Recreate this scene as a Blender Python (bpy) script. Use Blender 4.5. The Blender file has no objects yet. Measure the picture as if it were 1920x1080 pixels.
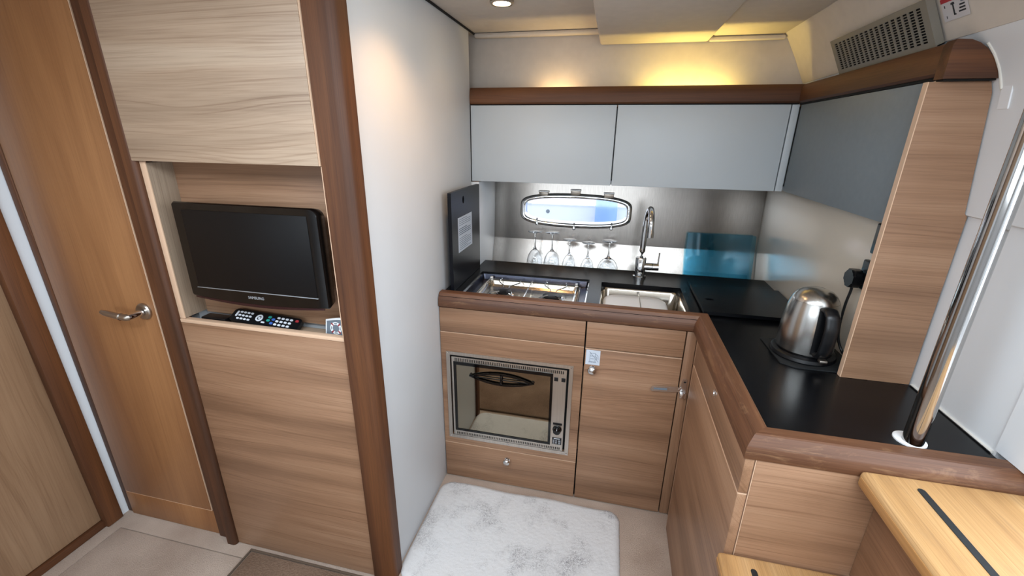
import bpy, bmesh, math, random
from mathutils import Vector, Matrix
random.seed(7)
sc = bpy.context.scene
C = sc.collection
# ------------------------------------------------------------------ camera
cam = bpy.data.cameras.new('camera'); cam.sensor_width = 36.0; cam.lens = 809.067 / 1920 * 36
cam.clip_start = 0.01; cam.clip_end = 200
camo = bpy.data.objects.new('camera', cam); C.objects.link(camo)
rgt = Vector((0.97478936, 0.22282112, 0.01168102)); dwn = Vector((0.08445206, -0.31998841, -0.94364997)); fwd = Vector((-0.20652735, 0.92084644, -0.330739))
M = Matrix((rgt, -dwn, -fwd)).transposed().to_4x4(); M.translation = Vector((0, 0, 1.5))
camo.matrix_world = M; sc.camera = camo
# ------------------------------------------------------------------ world, daylight openings, exposure
w = bpy.data.worlds.new('sky'); sc.world = w; w.use_nodes = True
bg = w.node_tree.nodes['Background']; bg.inputs[0].default_value = (0.90, 0.94, 1.0, 1); bg.inputs[1].default_value = 2.2
def area(name, loc, rot, sx, sy, power, col):
    l = bpy.data.lights.new(name, 'AREA'); l.shape = 'RECTANGLE'; l.size = sx; l.size_y = sy; l.energy = power; l.color = col
    o = bpy.data.objects.new(name, l); C.objects.link(o); o.location = loc; o.rotation_euler = rot; return o
DAY = (0.78, 0.90, 1.0)
area('companionway_daylight', (1.12, 0.45, 1.45), (0, math.radians(80), 0), 0.9, 0.75, 10, DAY)      # open companionway over the steps
area('coachroof_daylight', (-0.15, -0.02, 1.918), (0, 0, 0), 1.9, 0.6, 30, DAY)                       # unseen coachroof hatch, made this long to brighten the splashback
area('saloon_window_daylight', (-0.5, -1.52, 1.42), (math.radians(90), 0, 0), 2.0, 0.42, 10, DAY)     # saloon window opposite the galley
sc.view_settings.view_transform = 'Standard'; sc.view_settings.look = 'None'
sc.view_settings.gamma = 1.0; sc.view_settings.use_curve_mapping = False
sc.view_settings.exposure = 0.2

# ------------------------------------------------------------------ materials
def lin(h):
    h = h.lstrip('#'); r = []
    for i in (0, 2, 4):
        c = int(h[i:i+2], 16) / 255
        r.append(c / 12.92 if c <= 0.04045 else ((c + 0.055) / 1.055) ** 2.4)
    return (*r, 1.0)
def new_mat(name):
    m = bpy.data.materials.new(name); m.use_nodes = True
    nt = m.node_tree; return m, nt, nt.nodes['Principled BSDF']
def N(nt, t, **k):
    n = nt.nodes.new(t)
    for a, v in k.items(): setattr(n, a, v)
    return n
def coords(nt, scale, rnd=True):
    tc = N(nt, 'ShaderNodeTexCoord'); src = tc.outputs['Object']
    if rnd:
        oi = N(nt, 'ShaderNodeObjectInfo'); mu = N(nt, 'ShaderNodeVectorMath', operation='SCALE')
        mu.inputs[0].default_value = (7.3, 5.1, 9.7); nt.links.new(oi.outputs['Random'], mu.inputs['Scale'])
        ad = N(nt, 'ShaderNodeVectorMath', operation='ADD'); nt.links.new(src, ad.inputs[0]); nt.links.new(mu.outputs[0], ad.inputs[1]); src = ad.outputs[0]
    mp = N(nt, 'ShaderNodeMapping'); mp.inputs['Scale'].default_value = scale; nt.links.new(src, mp.inputs['Vector'])
    return mp.outputs[0], src
def noise(nt, vec, scale=1, detail=2, rough=0.5, dist=0.0):
    n = N(nt, 'ShaderNodeTexNoise'); n.inputs['Scale'].default_value = scale; n.inputs['Detail'].default_value = detail
    n.inputs['Roughness'].default_value = rough; n.inputs['Distortion'].default_value = dist
    nt.links.new(vec, n.inputs['Vector']); return n.outputs['Fac']
def ramp(nt, fac, stops):
    r = N(nt, 'ShaderNodeValToRGB'); e = r.color_ramp.elements
    e[0].position, e[0].color = stops[0]; e[1].position, e[1].color = stops[-1]
    for p, c in stops[1:-1]:
        x = e.new(p); x.color = c
    nt.links.new(fac, r.inputs[0]); return r.outputs[0]
def mixc(nt, fac, a, b, mode='MIX'):
    m = N(nt, 'ShaderNodeMix', data_type='RGBA', blend_type=mode)
    for s, v in ((m.inputs[0], fac), (m.inputs[6], a), (m.inputs[7], b)):
        if hasattr(v, 'links'): nt.links.new(v, s)
        else: s.default_value = v
    return m.outputs[2]
def bump(nt, b, h, strength, dist=0.002):
    bp = N(nt, 'ShaderNodeBump'); bp.inputs['Strength'].default_value = strength; bp.inputs['Distance'].default_value = dist
    nt.links.new(h, bp.inputs['Height']); nt.links.new(bp.outputs[0], b.inputs['Normal'])
def plain(name, col, rough=0.5, metal=0.0, var=0.05, vscale=6, spec=None, bmp=0.0, bscale=300):
    m, nt, b = new_mat(name); c = lin(col)
    v, _ = coords(nt, (1, 1, 1)); n = noise(nt, v, vscale, 3)
    lo = tuple(x * (1 - var) for x in c[:3]) + (1,); hi = tuple(min(1, x * (1 + var)) for x in c[:3]) + (1,)
    nt.links.new(ramp(nt, n, [(0.3, lo), (0.7, hi)]), b.inputs['Base Color'])
    b.inputs['Roughness'].default_value = rough; b.inputs['Metallic'].default_value = metal
    if spec is not None: b.inputs['Specular IOR Level'].default_value = spec
    if bmp: bump(nt, b, noise(nt, v, bscale, 2), bmp)
    return m
def wood(name, dark, mid, light, axis, rough=0.42, streak=1.0, across=1.0, lines=0.35, wear=None):
    m, nt, b = new_mat(name); i = 'XYZ'.index(axis)
    def sc3(al, ac): s = [ac * across] * 3; s[i] = al; return tuple(s)
    v0, src = coords(nt, sc3(0.7, 3.0)); warp = noise(nt, v0, 1, 2, 0.5, 0.3)
    def mp(s):
        p = N(nt, 'ShaderNodeMapping'); p.inputs['Scale'].default_value = s; nt.links.new(src, p.inputs['Vector']); return p.outputs[0]
    # warped across-grain coordinate
    sep = N(nt, 'ShaderNodeSeparateXYZ'); nt.links.new(src, sep.inputs[0])
    oth = [k for k in range(3) if k != i]
    ad = N(nt, 'ShaderNodeMath', operation='ADD'); nt.links.new(sep.outputs[oth[0]], ad.inputs[0]); nt.links.new(sep.outputs[oth[1]], ad.inputs[1])
    ws = N(nt, 'ShaderNodeMath', operation='MULTIPLY_ADD'); nt.links.new(warp, ws.inputs[0]); ws.inputs[1].default_value = 0.17; nt.links.new(ad.outputs[0], ws.inputs[2])
    fr = N(nt, 'ShaderNodeMath', operation='MULTIPLY'); nt.links.new(ws.outputs[0], fr.inputs[0]); fr.inputs[1].default_value = 170 * across
    al = N(nt, 'ShaderNodeMath', operation='MULTIPLY'); nt.links.new(sep.outputs[i], al.inputs[0]); al.inputs[1].default_value = 0.9
    cb = N(nt, 'ShaderNodeCombineXYZ'); nt.links.new(fr.outputs[0], cb.inputs[0]); nt.links.new(al.outputs[0], cb.inputs[1])
    ring = noise(nt, cb.outputs[0], 1.0, 3, 0.65)
    base = ramp(nt, noise(nt, mp(sc3(0.7, 10)), 1, 5, 0.55, 0.3), [(0.28, lin(dark)), (0.5, lin(mid)), (0.72, lin(light))])
    ln = ramp(nt, ring, [(0.32, (0.66, 0.60, 0.56, 1)), (0.45, (0.94, 0.93, 0.92, 1)), (0.62, (1.0, 1.0, 1.0, 1)), (0.8, (1.06, 1.06, 1.05, 1))])
    col = mixc(nt, lines, base, mixc(nt, 1.0, base, ln, 'MULTIPLY'))
    fine = ramp(nt, noise(nt, mp(sc3(5, 420)), 1, 2, 0.6), [(0.35, (0.72, 0.68, 0.65, 1)), (0.55, (1, 1, 1, 1))])
    col = mixc(nt, 0.5 * streak, col, mixc(nt, 1.0, col, fine, 'MULTIPLY'))
    if wear:
        wn_ = noise(nt, mp(sc3(9, 26)), 1, 5, 0.7, 0.6)
        mk = N(nt, 'ShaderNodeMath', operation='MULTIPLY'); nt.links.new(ramp(nt, wn_, [(0.56, (0, 0, 0, 1)), (0.76, (1, 1, 1, 1))]), mk.inputs[0]); mk.inputs[1].default_value = 0.4
        col = mixc(nt, mk.outputs[0], col, lin(wear))
    nt.links.new(col, b.inputs['Base Color']); b.inputs['Roughness'].default_value = rough
    bump(nt, b, ring, 0.05, 0.001)
    return m
def brushed(name, col, rough, axis, metal=1.0):
    m, nt, b = new_mat(name); s = [260.0] * 3; s['XYZ'.index(axis)] = 3.0
    v, src = coords(nt, tuple(s)); n = noise(nt, v, 1, 3); c = lin(col)
    nt.links.new(ramp(nt, n, [(0.25, tuple(x * 0.88 for x in c[:3]) + (1,)), (0.75, tuple(min(1, x * 1.06) for x in c[:3]) + (1,))]), b.inputs['Base Color'])
    b.inputs['Metallic'].default_value = metal; b.inputs['Roughness'].default_value = rough; bump(nt, b, n, 0.06, 0.0005)
    return m
def glass(name, col, ior=1.45, rough=0.0):
    m, nt, b = new_mat(name); b.inputs['Base Color'].default_value = lin(col); b.inputs['Transmission Weight'].default_value = 1.0
    b.inputs['IOR'].default_value = ior; b.inputs['Roughness'].default_value = rough; return m
def emit(name, col, s):
    m, nt, b = new_mat(name); b.inputs['Base Color'].default_value = lin(col); b.inputs['Emission Color'].default_value = lin(col); b.inputs['Emission Strength'].default_value = s; return m
def carpet(name, a, bcol, scale, strength):
    m, nt, b = new_mat(name); v, _ = coords(nt, (1, 1, 1), False)
    n1 = noise(nt, v, scale, 3, 0.7); n2 = noise(nt, v, 5, 3)
    col = mixc(nt, 0.6, ramp(nt, n1, [(0.32, lin(a)), (0.68, lin(bcol))]), ramp(nt, n2, [(0.3, lin(a)), (0.7, lin(bcol))]))
    nt.links.new(col, b.inputs['Base Color']); b.inputs['Roughness'].default_value = 0.95; b.inputs['Specular IOR Level'].default_value = 0.1
    bump(nt, b, n1, strength, 0.006); return m
W = {}
for ax in 'XYZ':
    W['lam' + ax] = wood('light_walnut_laminate_' + ax, '#7c5c45', '#9b775c', '#b08d71', ax, 0.42, 1.0, 1.0, 0.9)
W['pale'] = wood('pale_elm_laminate', '#a08a75', '#b79f88', '#c5b09a', 'X', 0.40, 1.0, 0.9, 0.95)
W['niche'] = wood('grey_elm_laminate', '#8a7866', '#9c8975', '#ab9a86', 'Z', 0.45, 1.0, 1.0, 0.7)
W['door'] = wood('warm_cherry_veneer', '#7b5132', '#92643f', '#a8784e', 'Z', 0.38, 0.7, 0.6, 0.45)
W['doorb'] = wood('tan_veneer', '#8d6e53', '#a38467', '#b4987a', 'Z', 0.40, 0.8, 0.6, 0.6)
for ax in 'XYZ':
    W['dk' + ax] = wood('dark_walnut_' + ax, '#3a200f', '#57331b', '#744827', ax, 0.58, 1.3, 1.2, 0.7)
    W['fid' + ax] = wood('worn_walnut_' + ax, '#452a1b', '#64412b', '#835a3e', ax, 0.5, 1.6, 1.4, 1.0, '#a8835f')
W['beech'] = wood('worn_beech', '#a57c4e', '#c09663', '#d0ab7c', 'Y', 0.55, 1.3, 1.5, 0.6, '#8f7355')
W['beechn'] = wood('orange_beech', '#9c7040', '#b58550', '#c69a66', 'Y', 0.5, 1.0, 1.5, 0.5)
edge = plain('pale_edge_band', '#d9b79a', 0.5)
white = plain('white_panel', '#d2d5d8', 0.45, var=0.015)
whiteb = plain('white_gelcoat', '#e9edf1', 0.35, var=0.015)
cream = plain('cream_headliner', '#cec4b9', 0.85, var=0.03, vscale=30, bmp=0.05, bscale=500)
creamg = plain('cream_gloss_panel', '#cfc6b8', 0.16, var=0.015, spec=0.5)
cabw = plain('pale_grey_lacquer', '#c6ccd0', 0.40, var=0.01)
cabd = plain('shaded_grey_lacquer', '#7f888e', 0.5, metal=0.1, var=0.03, vscale=50)  # darker grey, with the shade of the side turned from daylight in the colour
black = plain('black_laminate', '#0a0b0e', 0.25, var=0.2, vscale=60, spec=0.26)
blackb = plain('black_board', '#0b0d14', 0.38, var=0.15, vscale=40, spec=0.22)
plast = plain('black_plastic', '#0c0d10', 0.35, var=0.1)
gloss = plain('gloss_black_plastic', '#060607', 0.07, var=0.1)
scrm = plain('matt_black_screen', '#060608', 0.42, var=0.05, spec=0.3)
rubber = plain('black_rubber', '#15181a', 0.7, var=0.2, vscale=80)
steel = brushed('brushed_steel', '#b9b6b0', 0.30, 'X')
steelv = brushed('splashback_steel', '#9b958f', 0.22, 'Z')
oven_st = brushed('oven_steel', '#d2cbc2', 0.36, 'Z')
kst = brushed('kettle_steel', '#c3c1bd', 0.24, 'Z')
chrome = plain('chrome', '#dcdcdc', 0.06, metal=1.0, var=0.01)
latchm = plain('brushed_chrome', '#e6e6e6', 0.24, metal=1.0, var=0.02)
satin = plain('satin_nickel', '#b3aaa0', 0.32, metal=1.0, var=0.02)
sinkm = plain('sink_steel', '#cfc8bd', 0.16, metal=1.0, var=0.02)
ovglass = plain('mirror_oven_glass', '#a59c8a', 0.03, metal=1.0, var=0.01)
clear = None; wglass = glass('wine_glass', '#fbfdff', 1.45); 
def tinted(name, col, gl=0.07):
    m, nt, b = new_mat(name); nt.nodes.remove(b); out = [n for n in nt.nodes if n.type == 'OUTPUT_MATERIAL'][0]
    t = N(nt, 'ShaderNodeBsdfTransparent'); t.inputs[0].default_value = lin(col) if isinstance(col, str) else col; g_ = N(nt, 'ShaderNodeBsdfGlossy'); g_.inputs['Roughness'].default_value = 0.05
    mx = N(nt, 'ShaderNodeMixShader'); mx.inputs[0].default_value = gl; nt.links.new(t.outputs[0], mx.inputs[1]); nt.links.new(g_.outputs[0], mx.inputs[2]); nt.links.new(mx.outputs[0], out.inputs[0]); return m
teal = tinted('teal_glass', (0.54, 0.84, 0.95, 1))
clear = tinted('window_glass', '#fbfdff', 0.05)
wplast = plain('white_plastic', '#f2f5f8', 0.4, var=0.01)
paper = plain('white_paper', '#c9d2de', 0.7, var=0.02)
ink = plain('grey_ink', '#5c6a7c', 0.8); inkd = plain('dark_ink', '#22252a', 0.8); red = plain('red_print', '#a52b33', 0.6); greyp = plain('grey_print', '#6f7a85', 0.7)
inkw = plain('white_print', '#d8dde4', 0.6); blue = plain('blue_print', '#3d66b8', 0.5); tealp = plain('teal_print', '#2a9a8e', 0.5); silv = plain('silver_print', '#b7bcc2', 0.35, metal=0.6)
carp = carpet('beige_carpet', '#ae998a', '#dcc9ba', 330, 0.9)
rugm = carpet('brown_rug', '#6a5546', '#9a8270', 160, 0.8); rugb = plain('rug_binding', '#5a4a3d', 0.9)
ventm = plain('grey_vent_paint', '#7d776c', 0.5, var=0.03); dark = plain('dark_void', '#0a0908', 0.9)
cush = plain('cream_upholstery', '#b9ab99', 0.9, var=0.06, bmp=0.2)
trimw = plain('white_sealant', '#e4e2da', 0.5)
def matmat():
    m, nt, b = new_mat('white_shaggy_mat'); v, _ = coords(nt, (1, 1, 1), False)
    n = noise(nt, v, 210, 3, 0.7, 1.2); big = noise(nt, v, 6.5, 4, 0.65)
    mul = N(nt, 'ShaderNodeMath', operation='MULTIPLY'); nt.links.new(ramp(nt, n, [(0.42, (1, 1, 1, 1)), (0.56, (0, 0, 0, 1))]), mul.inputs[0])
    nt.links.new(ramp(nt, big, [(0.50, (0.06, 0.06, 0.06, 1)), (0.68, (0.9, 0.9, 0.9, 1))]), mul.inputs[1])
    nt.links.new(mixc(nt, mul.outputs[0], lin('#dadbdd'), lin('#85858a')), b.inputs['Base Color'])
    b.inputs['Roughness'].default_value = 0.95; bump(nt, b, n, 0.5, 0.006); return m
shag = matmat()

# ------------------------------------------------------------------ mesh helpers (world coordinates)
def BM(): return bmesh.new()
def box(bm, x0, x1, y0, y1, z0, z1, bev=0.0, seg=2):
    vs = [bm.verts.new(p) for p in ((x0,y0,z0),(x1,y0,z0),(x1,y1,z0),(x0,y1,z0),(x0,y0,z1),(x1,y0,z1),(x1,y1,z1),(x0,y1,z1))]
    fs = [bm.faces.new([vs[i] for i in f]) for f in ((3,2,1,0),(4,5,6,7),(0,1,5,4),(1,2,6,5),(2,3,7,6),(3,0,4,7))]
    if bev > 0:
        es = list({e for f in fs for e in f.edges})
        bmesh.ops.bevel(bm, geom=es, offset=bev, segments=seg, affect='EDGES', profile=0.5)
    return bm
def loft(bm, loops, cap0=True, cap1=True, closed=True):
    rows = [[bm.verts.new(p) for p in L] for L in loops]; n = len(rows[0])
    for a, b in zip(rows[:-1], rows[1:]):
        for i in range(n if closed else n - 1):
            j = (i + 1) % n
            try: bm.faces.new((a[i], a[j], b[j], b[i]))
            except ValueError: pass
    if cap0: bm.faces.new(rows[0][::-1])
    if cap1: bm.faces.new(rows[-1])
    return bm
def frame_for(d):
    d = Vector(d).normalized(); a = Vector((0, 0, 1)) if abs(d.z) < 0.9 else Vector((1, 0, 0))
    u = d.cross(a).normalized(); v = u.cross(d).normalized(); return u, v
def cyl(bm, p0, p1, r0, r1=None, n=24):
    p0, p1 = Vector(p0), Vector(p1); r1 = r0 if r1 is None else r1; u, v = frame_for(p1 - p0)
    c = [(math.cos(2*math.pi*i/n), math.sin(2*math.pi*i/n)) for i in range(n)]
    return loft(bm, [[p0 + r0*(a*u + b*v) for a, b in c], [p1 + r1*(a*u + b*v) for a, b in c]])
def tube(bm, pts, r, n=10, smooth_steps=6, rv=None):
    P = [Vector(p) for p in pts]
    if smooth_steps and len(P) > 2:
        Q = []
        for i in range(len(P) - 1):
            p0 = P[max(i-1, 0)]; p1 = P[i]; p2 = P[i+1]; p3 = P[min(i+2, len(P)-1)]
            for k in range(smooth_steps):
                t = k / smooth_steps
                Q.append(0.5*((2*p1) + (p2-p0)*t + (2*p0-5*p1+4*p2-p3)*t*t + (3*p1-p0-3*p2+p3)*t**3))
        Q.append(P[-1]); P = Q
    loops = []; u = None
    for i, p in enumerate(P):
        d = (P[min(i+1, len(P)-1)] - P[max(i-1, 0)]).normalized()
        if u is None: u, v = frame_for(d)
        else:
            u = (u - d * u.dot(d)).normalized(); v = d.cross(u).normalized()
        rr = r if rv is None else rv(i / (len(P)-1)) 
        loops.append([p + rr*(math.cos(2*math.pi*k/n)*u + math.sin(2*math.pi*k/n)*v) for k in range(n)])
    return loft(bm, loops)
def lathe(bm, prof, c, n=32, axis='Z', caps=True):
    c = Vector(c); loops = []
    for r, h in prof:
        L = []
        for i in range(n):
            a = 2*math.pi*i/n; x, y = r*math.cos(a), r*math.sin(a)
            L.append(c + (Vector((x, y, h)) if axis == 'Z' else Vector((x, h, y)) if axis == 'Y' else Vector((h, x, y))))
        loops.append(L)
    return loft(bm, loops, caps, caps)
def prism(bm, poly, d, O=(0,0,0), U=(1,0,0), V=(0,1,0)):
    O, U, V, d = Vector(O), Vector(U), Vector(V), Vector(d)
    a = [O + p[0]*U + p[1]*V for p in poly]
    return loft(bm, [a, [p + d for p in a]])
def rrect(w, h, r, n=6):
    out = []
    for cx, cy, a0 in ((w/2-r, h/2-r, 0), (-w/2+r, h/2-r, 90), (-w/2+r, -h/2+r, 180), (w/2-r, -h/2+r, 270)):
        for k in range(n + 1):
            a = math.radians(a0 + 90*k/n); out.append((cx + r*math.cos(a), cy + r*math.sin(a)))
    return out
def plate(bm, us, vs, keep, O, U, V, D):
    """slab of grid cells with real openings; D is the thickness vector"""
    O, U, V, D = Vector(O), Vector(U), Vector(V), Vector(D); cache = {}
    def vert(i, j, k):
        if (i, j, k) not in cache: cache[(i, j, k)] = bm.verts.new(O + us[i]*U + vs[j]*V + (D if k else Vector((0,0,0))))
        return cache[(i, j, k)]
    nu, nv = len(us) - 1, len(vs) - 1
    K = lambda i, j: 0 <= i < nu and 0 <= j < nv and keep(i, j)
    for i in range(nu):
        for j in range(nv):
            if not K(i, j): continue
            bm.faces.new((vert(i,j,0), vert(i+1,j,0), vert(i+1,j+1,0), vert(i,j+1,0)))
            bm.faces.new((vert(i,j+1,1), vert(i+1,j+1,1), vert(i+1,j,1), vert(i,j,1)))
            for (di, dj, a, b) in ((-1,0,(i,j),(i,j+1)), (1,0,(i+1,j+1),(i+1,j)), (0,-1,(i+1,j),(i,j)), (0,1,(i,j+1),(i+1,j+1))):
                if not K(i+di, j+dj):
                    bm.faces.new((vert(*a,0), vert(*b,0), vert(*b,1), vert(*a,1)))
    return bm
def sweep(bm, path, prof):
    """profile (offset to the left of the path, z) swept along a 2D path with mitred corners"""
    P = [Vector(p) for p in path]; loops = []
    for i, p in enumerate(P):
        d0 = (P[i] - P[i-1]).normalized() if i > 0 else None; d1 = (P[i+1] - P[i]).normalized() if i < len(P)-1 else None
        n0 = Vector((-d0.y, d0.x)) if d0 else None; n1 = Vector((-d1.y, d1.x)) if d1 else None
        if n0 is None: m = n1
        elif n1 is None: m = n0
        else: m = (n0 + n1) / (1 + n0.dot(n1))
        loops.append([Vector((p.x + m.x*o, p.y + m.y*o, z)) for o, z in prof])
    return loft(bm, loops)
def text_bm(bm, s, size, O, U, V, depth=0.0006, align='CENTER'):
    cu = bpy.data.curves.new('t', 'FONT'); cu.body = s; cu.size = size; cu.align_x = align; cu.align_y = 'CENTER'; cu.extrude = depth / size * size
    cu.resolution_u = 3
    o = bpy.data.objects.new('t', cu); C.objects.link(o)
    me = bpy.data.meshes.new_from_object(o.evaluated_get(bpy.context.evaluated_depsgraph_get()))
    bpy.data.objects.remove(o)
    U, V = Vector(U).normalized(), Vector(V).normalized(); n = U.cross(V)
    me.transform(Matrix(((U.x, V.x, n.x, O[0]), (U.y, V.y, n.y, O[1]), (U.z, V.z, n.z, O[2]), (0, 0, 0, 1))))
    bm.from_mesh(me); bpy.data.meshes.remove(me); return bm
def obj(name, bm, mat, parent=None, origin=None, smooth=True, angle=35):
    bmesh.ops.recalc_face_normals(bm, faces=bm.faces)
    me = bpy.data.meshes.new(name); bm.to_mesh(me); bm.free(); me.materials.append(mat)
    o = bpy.data.objects.new(name, me); C.objects.link(o)
    if parent is not None:
        r = parent
        while r.parent: r = r.parent
        me.transform(Matrix.Translation(-r.location)); o.parent = parent
    else:
        if origin is None:
            xs = [v.co for v in me.vertices]
            origin = (sum(v.x for v in xs)/len(xs), sum(v.y for v in xs)/len(xs), min(v.z for v in xs))
        me.transform(Matrix.Translation(-Vector(origin))); o.location = origin
    if smooth:
        me.shade_smooth(); me.set_sharp_from_angle(angle=math.radians(angle))
    return o
def thing(name, label, cat, loc, group=None):
    o = bpy.data.objects.new(name, None); C.objects.link(o); o.location = loc; o.empty_display_size = 0.05
    o['label'] = label; o['category'] = cat
    if group: o['group'] = group
    return o
def tag(o, label, cat, group=None):
    o['label'] = label; o['category'] = cat
    if group: o['group'] = group
    return o
def struct(o, label=None, cat=None):
    o['kind'] = 'structure'
    if label: o['label'] = label
    if cat: o['category'] = cat
    return o
def bx(name, mat, parent, x0, x1, y0, y1, z0, z1, bev=0.002):
    return obj(name, box(BM(), x0, x1, y0, y1, z0, z1, bev), mat, parent)
def lab(o, s): o['label'] = s; return o

# ================================================================== STRUCTURE
# floor with a lift-out hatch
fl = obj('floor', plate(BM(), [-2.2, -1.8135, -1.811, -0.95, -0.9475, 1.3], [-1.7, 0.0515, 0.054, 0.938, 0.9405, 2.4],
     lambda i, j: not ((i in (1, 2, 3) and j in (1, 2, 3))), (0, 0, 0), (1, 0, 0), (0, 1, 0), (0, 0, -0.03)), carp, None, (0, 0, 0))
struct(fl, 'beige carpeted cabin floor', 'floor')
obj('floor_hatch', box(BM(), -1.811, -0.95, 0.054, 0.938, -0.03, -0.0006, 0.0015), carp, fl)
obj('hatch_gap', box(BM(), -1.83, -0.93, 0.03, 0.96, -0.04, -0.031), dark, fl)
# ceiling with the unseen deck hatch opening, widened for its light
ce = obj('ceiling', plate(BM(), [-2.2, -1.12, 0.82, 1.3], [-1.7, -0.34, 0.30, 2.37], lambda i, j: not (i == 1 and j == 1), (0, 0, 1.925), (1, 0, 0), (0, 1, 0), (0, 0, 0.04)), cream, None, (0, 0, 1.925))
struct(ce, 'cream fabric headliner of the cabin', 'ceiling')
obj('lining_panel', box(BM(), -0.10, 0.325, 0.95, 2.072, 1.866, 1.922, 0.010, 3), cream, ce)
obj('lining_panel', box(BM(), 0.332, 0.60, 0.95, 2.066, 1.884, 1.922, 0.012, 3), cream, ce)
obj('lining_edge', box(BM(), 0.327, 0.60, 2.060, 2.078, 1.866, 1.882, 0.005, 3), cream, ce)
obj('lining_edge', box(BM(), -0.645, -0.102, 2.045, 2.078, 1.905, 1.924, 0.009, 3), cream, ce)
# galley partition (white) and post
wl = struct(obj('wall_left', box(BM(), -0.70, -0.645, 1.012, 1.978, 0.0, 1.924, 0.002), white), 'white partition wall left of the galley', 'wall')
obj('ceiling_joint', box(BM(), -0.644, -0.641, 1.03, 2.078, 1.916, 1.924), dark, wl)
def post_poly(x0, x1, y0, y1, r, n=6):
    p = [(x0, y1), (x0, y0)]
    for k in range(n + 1):
        a = math.radians(-90 + 90*k/n); p.append((x1 - r + r*math.cos(a), y0 + r + r*math.sin(a)))
    return p + [(x1, y1)]
p1 = struct(obj('trim_1', prism(BM(), post_poly(-0.7125, -0.632, 0.984, 1.04, 0.022), (0, 0, 1.923), (0, 0, 0.001)), W['dkZ'], None, None, True, 30), 'dark walnut corner post between the television cabinet and white wall', 'post')
# left post: jamb plus rounded bead
p2 = struct(obj('trim_2', box(BM(), -1.392, -1.332, 0.997, 1.04, 0.001, 1.923, 0.004), W['dkZ']), 'dark walnut door jamb beside the television cabinet', 'post')
obj('bead', prism(BM(), post_poly(-1.333, -1.297, 0.976, 1.03, 0.012), (0, 0, 1.922), (0, 0, 0.001)), W['dkZ'], p2)
# door 1
d1 = struct(bpy.data.objects.new('door_1', None), 'warm brown wooden cabin door with lever handle', 'door'); C.objects.link(d1); d1.location = (-1.62, 1.02, 0)
bx('door_leaf', W['door'], d1, -1.832, -1.410, 1.005, 1.035, 0.118, 1.92, 0.002)
bx('door_edge', edge, d1, -1.4095, -1.4065, 1.006, 1.03, 0.118, 1.92, 0.0005)
bx('kick_panel', W['door'], d1, -1.832, -1.394, 1.005, 1.035, 0.002, 0.1145, 0.002)
bx('kick_edge', edge, d1, -1.832, -1.408, 1.0065, 1.03, 0.1146, 0.1178, 0.0005)
hd = obj('handle', lathe(BM(), [(0.0, 0.0), (0.028, 0.0), (0.028, -0.006), (0.025, -0.010), (0.012, -0.012), (0.0, -0.012)], (-1.450, 1.005, 0.950), 32, 'Y'), satin, d1); hd['label'] = 'satin steel lever handle'
obj('lever', tube(BM(), [(-1.448, 0.995, 0.950), (-1.447, 0.965, 0.950), (-1.449, 0.951, 0.950), (-1.462, 0.948, 0.950), (-1.50, 0.949, 0.952), (-1.56, 0.955, 0.955)], 0.009, 14, 6, lambda t: 0.0105 - 0.003*abs(t-0.5) if t < 0.95 else 0.007), satin, hd)
obj('lever_neck', tube(BM(), [(-1.448, 0.994, 0.950), (-1.447, 0.964, 0.950), (-1.449, 0.950, 0.950)], 0.0112, 14), chrome, hd)
obj('lever_ring', cyl(BM(), (-1.4735, 0.9477, 0.9505), (-1.4765, 0.9477, 0.9507), 0.0116), chrome, hd)
# trims of door 1, leaning left wall
def shear(o, k=0.0165):
    for v in o.data.vertices: v.co.y -= k * v.co.z
    return o
tr3 = struct(shear(obj('trim_3', box(BM(), -1.864, -1.836, 1.011, 1.038, 0.002, 1.92, 0.003), W['dkZ'], None, (-1.85, 1.0, 0)), 0.006), 'dark thin frame on the hinge side of the cabin door', 'frame')
wall = struct(shear(obj('wall_forward', plate(BM(), [-1.7, -0.45, 0.93, 1.08], [0.0, 1.92], lambda i, j: i != 1, (-1.866, 0, 0), (0, 1, 0), (0, 0, 1), (-0.05, 0, 0)), whiteb, None, (-1.866, 0, 0))), 'white wall strip in the corner beside the cabin door', 'wall')
tr4 = struct(shear(obj('trim_4', box(BM(), -1.90, -1.852, 0.926, 0.984, 0.002, 1.92, 0.004), W['dkZ'], None, (-1.87, 0.0, 0))), 'dark walnut jamb beside the leftmost door', 'frame')
d2 = struct(bpy.data.objects.new('door_2', None), 'tan wooden door at the far left edge', 'door'); C.objects.link(d2); d2.location = (-1.88, 0.3, 0)
lf = bx('door_leaf', W['doorb'], d2, -1.91, -1.880, -0.42, 0.932, 0.034, 1.92, 0.002); shear(lf)
bx('threshold', W['dkY'], d2, -1.92, -1.868, -0.42, 0.936, 0.001, 0.030, 0.003)
bx('door_gap', dark, d2, -1.92, -1.905, -0.42, 0.936, 0.030, 0.034, 0)
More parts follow.
